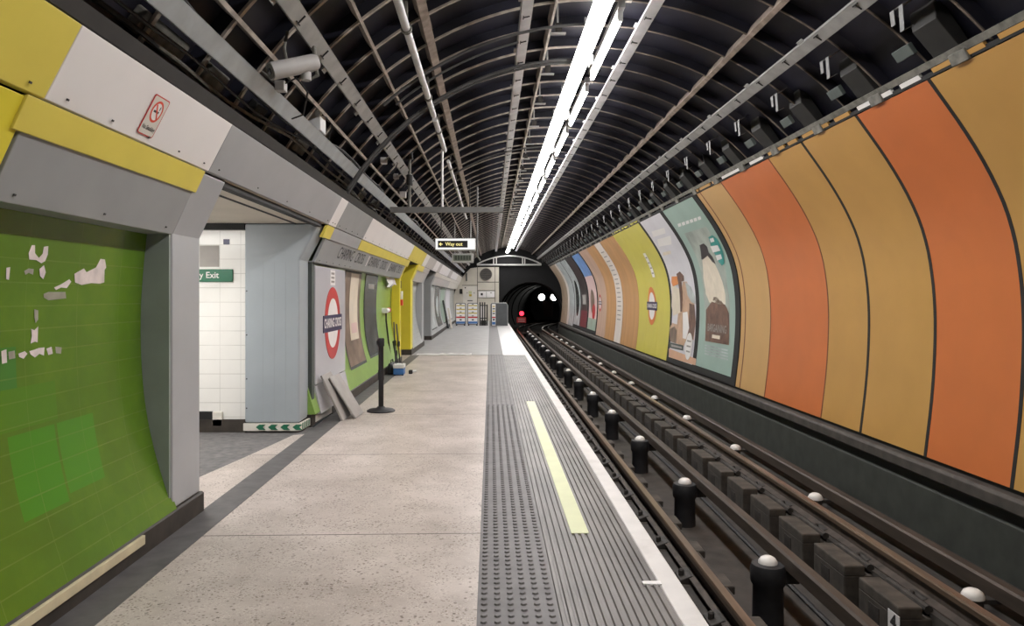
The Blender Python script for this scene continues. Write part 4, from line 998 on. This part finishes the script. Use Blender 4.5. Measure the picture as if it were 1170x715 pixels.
# hanging cables across the ceiling
def ceil_cable(pts, r, lab):
    q = []
    for k in range(len(pts)-1):
        for j in range(6): t = j/6; q.append(tuple(pts[k][i]*(1-t)+pts[k+1][i]*t for i in range(3)))
    q.append(pts[-1]); o = B().tube(q, r, 8).build('ceiling_cable', 'cable_black', smooth=True); tag(o, lab, 'cable')
def arc_pts(Y, R, a0, a1, n=12, dy=0): return [(CC[0]+R*math.cos(math.radians(a0+(a1-a0)*k/n)), Y+dy*k/n, CC[1]+R*math.sin(math.radians(a0+(a1-a0)*k/n))) for k in range(n+1)]
ceil_cable(arc_pts(7.75, 2.88, 148, 90), .018, 'thick black cable arching from the left tray to the strip light')
ceil_cable(arc_pts(7.82, 2.87, 149, 92), .012, 'thinner black cable beside the thick arching cable')
ceil_cable(arc_pts(6.75, 2.88, 132, 90), .014, 'black cable arching at the top of the view')
ceil_cable(arc_pts(6.9, 2.85, 130, 104), .010, 'short black cable beside the top arching cable')
ceil_cable(arc_pts(12.4, 2.9, 128, 91), .014, 'far black cable arching to the strip light')
# camera
c0 = Vector(P(309, 81.5, 4.45)); c1 = Vector(P(362, 71, 4.62)); ax = (c1-c0).normalized()
cv = thing('security_camera', 'grey cylindrical security camera housing under the ceiling at left', 'camera', (c0+c1)/2)
def shell(c0, c1, rx, rz, n=16):
    ax = (c1-c0).normalized(); sd = ax.cross(Vector((0, 0, 1))).normalized(); up = sd.cross(ax)
    def ring(c, s): return [c+sd*(rx*s*math.copysign(abs(math.cos(2*PI*i/n))**.7, math.cos(2*PI*i/n)))+up*(rz*s*math.copysign(abs(math.sin(2*PI*i/n))**.7, math.sin(2*PI*i/n))) for i in range(n)]
    vs = ring(c0, 1)+ring(c0+(c1-c0)*.9, 1)+ring(c1, .8); fs = [tuple(range(n-1, -1, -1)), tuple(range(2*n, 3*n))]
    for k in range(2): fs += [(k*n+i, k*n+(i+1) % n, (k+1)*n+(i+1) % n, (k+1)*n+i) for i in range(n)]
    return B().add(vs, fs)
hs = shell(c0, c1, .055, .052).build('housing', 'cctv', cv, True)
shell(c0-ax*.004, c0+ax*.01, .046, .043).build('window', 'junk', hs, True)
shell(c0-ax*.008, c0+ax*.005, .02, .02).build('lens', 'glass_dark', hs, True)
m_ = c0+ax*.24
B().tube([m_+Vector((0, .0, -.04)), m_+Vector((.02, .02, -.09)), m_+Vector((.06, .03, -.06)), m_+Vector((.03, .1, .05)), m_+Vector((.0, .2, .17))], .014, 8).build('bracket_arm', 'junk', cv, True)
B().tube([m_+Vector((.0, 0, -.05)), m_+Vector((.0, .0, -.1))], .03, 10).build('swivel', 'cctv', cv, True)
B().tube([c0+ax*.1+Vector((0, .02, .05)), c0+ax*.06+Vector((0, .1, .16)), c0+ax*.05+Vector((0, .2, .3))], .01, 8).build('cable_gland', 'junk', cv, True)
for (px, py, s_, Yb, lab, m_) in ((355, 137, .165, 6.2, 'white square junction box beyond the security camera', 'plastic_white'), (319, 97, .065, 4.8, 'tiny pale box just below the security camera', 'cctv'),
                              (438, 183, .075, 9.0, 'pale junction box on the ceiling above the first fascia', 'plastic_white'), (452, 201, .07, 10.2, 'small pale junction box beyond the other ceiling box', 'cctv'), (460, 222, .09, 11.0, 'pale bracket box near the crossbar end', 'cctv')):
    x, y, z = P(px, py, Yb)
    bx = thing('junction_box', lab, 'junction box', (x, y, z))
    B().box(x-s_/2, x+s_/2, y, y+s_*1.2, z-s_/2, z+s_/2).build('box', m_, bx, bevel=.006)
    a = math.atan2(z-CC[1], x-CC[0]); e = (CC[0]+3.1*math.cos(a), y+s_*.6, CC[1]+3.1*math.sin(a))
    B().tube([(x, y+s_*.6, z), e], .012, 6).build('mount', 'junk', bx)
    B().tube([(x, y+s_*.3, z), (x+.1, y+.05, z+.06), (x+.16, y+.1, z-.02), (x+.08, y+.3, z-.12), (x-.05, y+.5, z-.1)], .006, 6).build('lead', 'black', bx, True)
# small brackets left of the lamps
def lb(lab):
    r = thing('cable_bracket', lab, 'bracket', (.62, 0, 3.84), 'small brackets left of the strip light')
    B().box(.55, .70, -.03, .03, 3.84, 3.85).build('plate', 'galv_grey', r); B().box(.60, .66, -.05, .05, 3.85, 3.93).build('clamp', 'chair_iron', r); B().box(.62, .635, -.01, .01, 3.92, 4.12).build('stem', 'galv_grey', r); return r
l0 = lb('nearest small bracket left of the strip light'); l0.location.y = 6.9
for i in range(1, 14):
    c = copy_tree(l0, (0, 1.26*i, 0)); c['label'] = '%s small bracket left of the strip light' % ordn(i)

# ------------------------------------------------------------------ track
def off(Y): return 0 if Y < 42 else (Y-42)**2/76
def path(x, z, y0=YN, y1=57): 
    ys = [y0, 10, 20, 30, 38, 42]+[42+k*1.5 for k in range(1, 17) if 42+k*1.5 <= y1]
    return [(x+off(y), y, z) for y in ys]
def running_rail(x, label):
    r = thing('running_rail', label, 'rail', (x, 10, -.70))
    B().sweep([(-.035, -.045), (-.035, -.012), (-.027, 0), (.027, 0), (.035, -.012), (.035, -.045)], path(x, -.54)).build('head', 'rail_head', r)
    B().sweep([(-.01, 0), (.01, 0), (.01, .085), (-.01, .085)], path(x, -.67)).build('web', 'rail_side', r)
    B().sweep([(-.065, 0), (.065, 0), (.065, .012), (.012, .03), (-.012, .03), (-.065, .012)], path(x, -.70)).build('foot', 'rail_side', r)
running_rail(1.535, 'worn running rail beside the platform edge'); running_rail(3.035, 'running rail on concrete blocks on the far side of the pit')
def cond_rail(x, zt, label, y1=57):
    o = B().sweep([(-.045, -.11), (-.045, -.015), (-.03, 0), (.03, 0), (.045, -.015), (.045, -.11)], path(x, zt, YN, y1)).build('conductor_rail', 'cond_rail'); tag(o, label, 'conductor rail')
cond_rail(2.205, -.495, 'brown conductor rail down the middle of the track'); cond_rail(3.385, -.50, 'dark conductor rail along the foot of the right wall')
def post(lab):
    x = 2.055
    r = thing('insulator_post', lab, 'insulator post', (x, 0, -1.02), 'black posts carrying the middle conductor rail')
    B()._lathe(x, 0, [(.112, -1.02), (.108, -.74), (.124, -.72), (.127, -.62), (.115, -.585), (.07, -.578)], 18).build('post', 'rubber', r, True)
    B()._lathe(x, 0, [(.070, -.582), (.068, -.562), (.054, -.540), (.034, -.528), (.010, -.524)], 16).build('insulator', 'porcelain', r, True)
    B().box(x+.05, x+.22, -.05, .05, -.72, -.61).build('arm', 'rubber', r, bevel=.01)
    return r
q0 = post('nearest black insulator post in the track pit'); q0.location.y = 5.48
for i in range(1, 16):
    c = copy_tree(q0, (0, 2.345*i, 0)); c['label'] = '%s black insulator post in the track pit' % ordn(i)
def rins(lab):
    x = 3.215
    r = thing('rail_insulator', lab, 'insulator', (x, 0, -.7), 'white insulators by the right wall conductor rail')
    B()._lathe(x, 0, [(.06, -.70), (.065, -.64), (.06, -.61)], 14).build('foot', 'chair_iron', r, True)
    B()._lathe(x, 0, [(.070, -.61), (.070, -.592), (.056, -.566), (.034, -.552), (.01, -.547)], 16).build('insulator', 'porcelain', r, True)
    B().box(x, x+.2, -.04, .04, -.64, -.61).build('arm', 'chair_iron', r); return r
q1 = rins('nearest white insulator by the right wall conductor rail'); q1.location.y = 4.93
for i in range(1, 15):
    c = copy_tree(q1, (0, 2.39*i, 0)); c['label'] = '%s white insulator by the right wall conductor rail' % ordn(i)
def block(x0, x1, xr, zt, lab, grp, face):
    r = thing('sleeper_block', lab, 'sleeper block', ((x0+x1)/2, 0, -1.02), grp)
    if face:
        b = B().box(x0, x1, -.27, .27, -1.02, zt); b.box(x0, x0+.16, -.27, .27, zt-.01, zt+.075)
        b.build('block', 'block', r, bevel=.012)
    else: B().box(x0, x1, -.13, .13, -.80, zt).build('block', 'block', r, bevel=.012)
    rc = B().prism([(xr-.13, zt), (xr-.13, zt+.03), (xr-.05, zt+.06), (xr+.05, zt+.06), (xr+.13, zt+.03), (xr+.13, zt)], -.09, .09).build('rail_chair', 'chair_iron', r, bevel=.006)
    for s in (-1, 1): B()._lathe(xr+s*.10, 0, [(.022, zt+.03), (.022, zt+.075), (.012, zt+.085)], 8).build('chair_bolt', 'chair_iron', rc)
    if face:
        B().tube([(x0+.21, -.25, zt+.05), (x0+.21, .25, zt+.05)], .03, 8).build('edge_bar', 'chair_iron', r)
        B().box(x0-.004, x0+.002, -.02, .12, zt-.20, zt-.04).build('recess', 'chair_iron', r)
    return r
k0 = block(2.70, 3.30, 3.035, -.735, 'nearest concrete sleeper block under the far running rail', 'concrete blocks under the far running rail', True); k0.location.y = 5.16
for i in range(1, 48):
    c = copy_tree(k0, (0, .755*i, 0)); c['label'] = '%s concrete sleeper block under the far running rail' % ordn(i)
k1 = block(1.28, 1.80, 1.535, -.735, 'nearest chair block under the rail beside the platform', 'chair blocks under the rail beside the platform', False); k1.location.y = 4.81
for i in range(1, 48):
    c = copy_tree(k1, (0, .755*i, 0)); c['label'] = '%s chair block under the rail beside the platform' % ordn(i)
np_ = thing('number_plate', 'small white number plate on a concrete sleeper block', 'number plate', P(1031, 708, 4.9))
x, y, z = 2.69, 4.93, -.78
B().obox((x, y-.07, z-.08), (0, .14, 0), (-.004, 0, 0), (0, 0, .15)).build('plate', 'white', np_)
text_frame('lettering', '4', .15, (x-.006, y, z), (0, -1, 0), (0, 0, 1), 'dark_text', np_, 1, .004)
o = B().tube([(2.50+.02*math.sin(k), YN+k*1.5, -1.0) for k in range(29)], .02, 6).build('pit_cable', 'rubber', smooth=True); tag(o, 'black cable lying along the floor of the track pit', 'cable')
o = B().tube([(1.82, YN+k*1.5, -.96) for k in range(29)], .03, 6).build('pit_cable', 'black', smooth=True); tag(o, 'dark pipe along the platform side of the pit', 'pipe')

# ------------------------------------------------------------------ end wall and running tunnel
TC = (2.3, .33); TR = 1.85
def headwall():
    n = 72; vs = []
    for k in range(n):
        a = 2*PI*k/n; d = Vector((math.cos(a), math.sin(a))); hp = (TC[0]+TR*d.x, TC[1]+TR*d.y)
        ox, oz = TC[0]-CC[0], TC[1]-CC[1]; bq = ox*d.x+oz*d.y; t = -bq+math.sqrt(bq*bq-(ox*ox+oz*oz-3.2**2)); op = (TC[0]+t*d.x, TC[1]+t*d.y)
        for yy in (YF+.1, YF+.25): vs += [(hp[0], yy, hp[1]), (op[0], yy, op[1])]
    fs = []
    for k in range(n):
        i, j = 4*k, 4*((k+1) % n)
        fs += [(i, j, j+1, i+1), (i+2, i+3, j+3, j+2), (i, i+2, j+2, j), (i+1, j+1, j+3, i+3)]
    return B().add(vs, fs)
struct(headwall().build('wall_end', 'headwall'), 'dark end wall around the running tunnel mouth', 'wall')
# tunnel tube along the curve
n = 40; ys = [YF+.1+k*1.5 for k in range(12)]; b = B(); vs = []
for yy in ys:
    vs += [(TC[0]+off(yy)+TR*math.cos(2*PI*i/n), yy, TC[1]+TR*math.sin(2*PI*i/n)) for i in range(n)]
fs = [(k*n+i, k*n+(i+1) % n, (k+1)*n+(i+1) % n, (k+1)*n+i) for k in range(len(ys)-1) for i in range(n)]+[tuple(range((len(ys)-1)*n, len(ys)*n))]
o = b.add(vs, fs).build('wall_tunnel', 'tunnel', smooth=True); struct(o, 'dark running tunnel curving away to the right', 'tunnel')
b = B(); vs = []
for yy in ys: vs += [(TC[0]+off(yy)-1.6, yy, -.72), (TC[0]+off(yy)+1.6, yy, -.72)]
o = b.add(vs, [(2*k, 2*k+1, 2*k+3, 2*k+2) for k in range(len(ys)-1)]).build('floor', 'trackbed'); struct(o, 'dark track bed inside the running tunnel', 'track bed')
i = 0; src = None
for yy in (42.6, 44.6, 46.6, 48.6, 50.6, 52.6):
    vs = []; o = B().arcbar((TC[0]+off(yy), TC[1]), TR-.06, TR+.02, -30, 210, yy, yy+.08, 30).build('tunnel_ring', 'tunnel')
    tag(o, '%s iron ring inside the dark running tunnel' % ordn(i), 'tunnel ring', 'rings inside the running tunnel'); i += 1
# cream end wall
arc = []
for k in range(25):
    z = 3.22-k*(3.22+.0)/24; arc.append((.95-math.sqrt(max(0, 3.12**2-(z-.62)**2)), z))
o = B().prism([(.47, 0), (.47, 3.02)]+[(-.6, 3.02)]+[p for p in arc if p[1] < 3.03], YF-.05, YF+.08).build('wall_end', 'cream_wall'); struct(o, 'cream panelled end wall of the platform', 'wall')
S = F/(YF-.05)
def E(px, py): return ((px-VX)/S, H+(VY-py)/S)
def eplate(name, px0, py0, px1, py1, d, m_, root=None, bev=.006):
    x0, z1 = E(px0, py0); x1, z0 = E(px1, py1); return B().box(x0, x1, YF-.05-d, YF-.05, z0, z1).build(name, m_, root, bevel=bev)
for i, (a, b_, c, d) in enumerate(((545.2, 304, 545.9, 375), (565.3, 304, 565.9, 375), (546, 321.8, 571, 322.6), (528, 325.6, 546, 326.2), (546, 331.5, 566, 332.4), (546, 340.0, 566, 340.4))):
    o = eplate('panel_seam', a, b_, c, d, .012, 'seam', None, 0); tag(o, ['upright dark seam right of the cream cupboard door', 'upright dark seam near the tunnel mouth side', 'level seam under the round fan grille', 'level seam above the cream cupboard door', 'level seam above the control panel', 'level seam below the control panel'][i], 'seam')
vg = thing('fan_grille', 'round dark fan grille on the cream end wall', 'grille', (E(555.3, 313.3)[0], YF-.06, E(555.3, 313.3)[1]))
gx, gz = E(555.3, 313.3)
B().prism([(gx+.31*math.cos(2*PI*k/32), gz+.31*math.sin(2*PI*k/32)) for k in range(32)], YF-.09, YF-.05).build('disc', 'vent', vg)
B().arcbar((gx, gz), .29, .34, 0, 360, YF-.11, YF-.05, 32).build('rim', 'seam', vg)
for k in range(5): zz = gz-.2+k*.1; hw = math.sqrt(.29**2-(zz-gz)**2); B().box(gx-hw, gx+hw, YF-.1, YF-.085, zz-.012, zz+.012).build('slat', 'seam', vg)
dr = thing('cupboard_door', 'cream cupboard door with small notices on the end wall', 'cupboard door', (E(537, 365)[0], YF-.06, 0))
eplate('leaf', 529, 327, 545, 372, .02, 'cream_panel', dr); 
for (a, b_, c, d, m2) in ((531, 328, 532.3, 329.4, 'dark_text'), (535.5, 332.5, 539, 335.5, 'lumi'), (536, 336, 539, 338.5, 'gold'), (533, 334, 534.5, 335.2, 'board'), (541, 334, 542.5, 335.2, 'board'), (534, 343, 540, 344, 'dark_text')): eplate('notice', a, b_, c, d, .026, m2, dr, 0)
o = eplate('wall_box', 525.2, 330, 528.4, 335.6, .06, 'black'); tag(o, 'small black box left of the cream cupboard door', 'box')
cp = thing('control_panel', 'white control panel with rounded corners on the end wall', 'control panel', (E(555, 335)[0], YF-.06, E(555, 340)[1]))
eplate('case', 546.5, 332.6, 565, 339.8, .05, 'white_panel', cp, .03); eplate('dial', 549.3, 334.8, 551.7, 337.4, .06, 'dark_text', cp, 0); eplate('dial', 560, 333.8, 562, 335, .06, 'board', cp, 0); eplate('divider', 555.6, 333, 556, 339.6, .055, 'seam', cp, 0)
o = eplate('wall_pipe', 532.3, 312, 533.8, 321, .08, 'cladding_dark'); tag(o, 'short dark upright pipe on the cream end wall', 'pipe')
# lunette frame
lf = thing('lunette_frame', 'pale arched frame across the top of the tunnel mouth', 'frame', (1.0, YF-.1, 3.1))
x0, zt = E(545, 301.5); x1, zb = E(618.5, 303.3)
B().box(x0, x1, YF-.12, YF-.06, zb, zt).build('beam', 'frame_white', lf)
hc = (x1-x0)/2; rise = E(0, 292)[1]-zt; Ra = (hc*hc+rise*rise)/(2*rise); an = math.degrees(math.asin(hc/Ra))
B().arcbar(((x0+x1)/2, zt+rise-Ra), Ra-.05, Ra+.02, 90-an, 90+an, YF-.12, YF-.06, 30).build('arch', 'frame_white', lf)
for px in (564, 567.2, 597, 599.5):
    x = E(px, 0)[0]; zz = (zt+rise-Ra)+math.sqrt(Ra*Ra-(x-(x0+x1)/2)**2); B().box(x-.03, x+.03, YF-.115, YF-.065, zt-.01, zz-.03).build('mullion', 'frame_white', lf)
struct(B().box(.2, 4.2, YF-.02, YF+.1, zb+.05, 4.3).build('wall_end', 'headwall'), 'dark wall above the tunnel mouth', 'wall')

# barriers at platform end
BY = 34.8; BS = F/BY
def BX(px): return (px-VX)/BS
def BZ(py): return H+(VY-py)/BS
def info_board(px0, px1, lab):
    x0, x1 = BX(px0), BX(px1); w_ = x1-x0; xc = (x0+x1)/2
    r = thing('information_board', lab, 'notice board', (xc, BY, .005))
    pts = [(xc+a, 0.56+b) for a, b in rrect(w_, 1.02, .07)]
    B().prism(pts, BY, BY+.05).build('frame', 'barrier_grey', r)
    B().prism([(xc+a, .565+b) for a, b in rrect(w_-.07, .95, .05)], BY-.006, BY+.01).build('face', 'white', r)
    z = .95
    for k in range(3): B().box(x0+.05, x1-.05, BY-.009, BY, z-.03-k*.18, z+.02-k*.18).build('line_bar', 'gold', r)
    for k in range(4): B().box(xc-.05, xc+.05, BY-.010, BY, .985-k*.18, 1.02-k*.18).build('lettering', 'dark_text', r)
    B().box(x0+.04, x1-.04, BY-.009, BY, .36, .43).build('red_bar', 'red', r); B().box(x0+.04, x1-.04, BY-.009, BY, .10, .2).build('blue_bar', 'blue', r)
    B().box(xc-.05, xc+.05, BY-.010, BY, .25, .31).build('lettering', 'dark_text', r)
    for x in (x0+.06, x1-.06): B().box(x-.03, x+.03, BY-.1, BY+.15, .004, .06).build('foot', 'black', r)
info_board(520.3, 532.3, 'left information board with coloured bands at the platform end'); info_board(534.0, 546.4, 'right-hand of the two wide information boards at the platform end')
r = thing('information_board', 'narrow information board before the grey barrier panel', 'notice board', (BX(564), BY, .005))
x0, x1 = BX(562), BX(566.3)
B().box(x0, x1, BY-.05, BY-.02, .005, 1.02).build('face', 'white', r, bevel=.01)
for k in range(4): B().box(x0+.03, x1-.03, BY-.055, BY-.04, .55+k*.11, .60+k*.11).build('lettering', 'gold' if k % 2 else 'dark_text', r)
B().box(x0+.01, x1-.01, BY-.055, BY-.04, .36, .42).build('red_bar', 'red', r); B().box(x0+.01, x1-.01, BY-.055, BY-.04, .06, .18).build('blue_bar', 'blue', r); B().box(x0+.05, x1-.05, BY-.055, BY-.04, .24, .33).build('lettering', 'dark_text', r)
r = thing('hoarding', 'dark grey barrier panel with rounded corner at platform end', 'barrier', (BX(573), BY, .005))
B().prism([(BX(560.5), .005), (BX(580), .005), (BX(580), .95), (BX(579.3), 1.02), (BX(578), 1.05), (BX(561.5), 1.05), (BX(560.5), 1.0)], BY, BY+.05).build('panel', 'barrier_grey', r)
B().tube([(BX(580), BY+.02, .0), (BX(580), BY+.02, .95), (BX(578.5), BY+.02, 1.06), (BX(561.5), BY+.02, 1.06)], .025, 8).build('rim', 'galv_grey', r, True)
gt = thing('platform_gate', 'black barred gate between the information boards', 'gate', (BX(551), BY+.1, .005))
for px in (548.5, 551.2, 553.8, 556.5): B().box(BX(px)-.03, BX(px)+.03, BY+.08, BY+.12, .004, 1.1 if px < 556 else 1.0).build('upright', 'black_metal', gt)
for zz in (.12, .35, .95): B().box(BX(547.8), BX(557), BY+.085, BY+.115, zz-.02, zz+.02).build('rail', 'black_metal', gt)
B().box(BX(549.5), BX(555.5), BY+.02, BY+.09, .004, .25).build('foot_box', 'black', gt)
B().box(BX(549.4), BX(550.4), BY+.1, BY+.13, .25, .95).build('pale_stripe', 'white', gt); B().box(BX(552.2), BX(553), BY+.1, BY+.13, .25, .95).build('pale_stripe', 'white', gt)
# plank leaning at far left
for k, (a, b_, lab) in enumerate((((511, 352), (515, 374), 'pale plank leaning at the far left near the boards'), ((505, 343), (511, 368), 'dark plank leaning on the far left posters'))):
    p0 = Vector(P(*b_, 31.5)); p1 = Vector(P(*a, 31.5)); p0.z = .01
    o = B().obox(p0, p1-p0, (.07, 0, .01), (0, .25, 0)).build('leaning_plank', ['pale_strip', 'poster_slate'][k]); tag(o, lab, 'plank')

# stop board with red lamp
SY = 44.0
def SP(px, py): return ((px-VX)*SY/F, H+(VY-py)*SY/F)
sb = thing('stop_board', 'red stop board with a glowing red lamp on the track', 'stop board', (SP(595.7, 369)[0], SY, -.72))
x0, z0 = SP(590.3, 368.6); x1, z1 = SP(601, 362.3)
B().box(x0, x1, SY, SY+.03, z0, z1).build('board', 'red', sb, bevel=.01)
for k in range(2): B().box(x0+.08, x1-.08, SY-.004, SY, z0+.07+k*.12, z0+.11+k*.12).build('lettering', 'poster_pink', sb)
for x in (x0+.1, x1-.14): B().box(x, x+.04, SY+.03, SY+.07, -.72, z1).build('leg', 'chair_iron', sb)
lx, lz = SP(596, 358)
B().tube([(lx, SY-.06, lz), (lx, SY+.12, lz)], .14, 16).build('lamp_body', 'chair_iron', sb, True)
B()._lathe(0, 0, [(.13, 0), (.12, .03), (.08, .06), (.02, .075)], 16)
b = B(); n = 20; vs = []
for rr, dd in ((.13, 0), (.115, .04), (.07, .07), (.015, .085)): vs += [(lx+rr*math.cos(2*PI*i/n), SY-.06-dd, lz+rr*math.sin(2*PI*i/n)) for i in range(n)]
b.add(vs, [tuple(range(3*n, 4*n))]+[(k*n+i, k*n+(i+1) % n, (k+1)*n+(i+1) % n, (k+1)*n+i) for k in range(3) for i in range(n)]).build('red_lens', 'redlamp', sb, True)
B().box(lx-.03, lx+.03, SY, SY+.05, z1-.02, lz-.1).build('lamp_stem', 'chair_iron', sb)

# train in the tunnel
TY = 54.0; S2 = F/TY
tx = 2.3+off(TY); ang = -math.atan2((TY-42)/38, 1)
tn = thing('train', 'dark train with two bright headlights inside the tunnel', 'train', (tx, TY, -.6))
prof = [(-1.0, -.35), (-1.28, .3), (-1.3, .9), (-1.2, 1.5), (-.95, 1.9), (-.5, 2.08), (0, 2.12), (.5, 2.08), (.95, 1.9), (1.2, 1.5), (1.3, .9), (1.28, .3), (1.0, -.35)]
def tl(x, y, z): c, s_ = math.cos(ang), math.sin(ang); return (tx+x*c-y*s_, TY+x*s_+y*c, z)
def tprism(name, poly, y0, y1, m_):
    n = len(poly); vs = [tl(x, y0, z) for x, z in poly]+[tl(x, y1, z) for x, z in poly]
    return B().add(vs, [tuple(range(n)), tuple(range(2*n-1, n-1, -1))]+[(i, i+n, (i+1) % n+n, (i+1) % n) for i in range(n)]).build(name, m_, tn)
tprism('body', prof, 0, 3, 'train'); tprism('front_door', [(-.35, -.1), (.35, -.1), (.35, 1.85), (-.35, 1.85)], -.03, .02, 'train_red')
tprism('windscreen', [(-1.08, .75), (-.45, .75), (-.45, 1.05), (-1.02, 1.05)], -.03, .02, 'glass_dark'); tprism('windscreen', [(.45, .75), (1.08, .75), (1.02, 1.05), (.45, 1.05)], -.03, .02, 'glass_dark')
tprism('door_window', [(-.25, 1.0), (.25, 1.0), (.25, 1.7), (-.25, 1.7)], -.04, .02, 'glass_dark')
for px in (619, 633.3):
    X = (px-VX)/S2-tx; zc = H-1.5/S2
    tprism('headlight', [(X+.24*math.cos(2*PI*k/20), zc+.24*math.sin(2*PI*k/20)) for k in range(20)], -.10, .02, 'headlamp')
    b = [(X+.27*math.cos(2*PI*k/20), zc+.27*math.sin(2*PI*k/20)) for k in range(20)]; tprism('headlight_rim', b, -.07, .02, 'black_metal')
# unseen closed end added behind the camera to bounce light
o = B().box(-2.3, 4.2, YN-.1, YN, -1.1, 4.3).build('wall_bounce', 'pinkgrey'); struct(o, 'unseen wall added behind the camera to bounce light', 'wall')
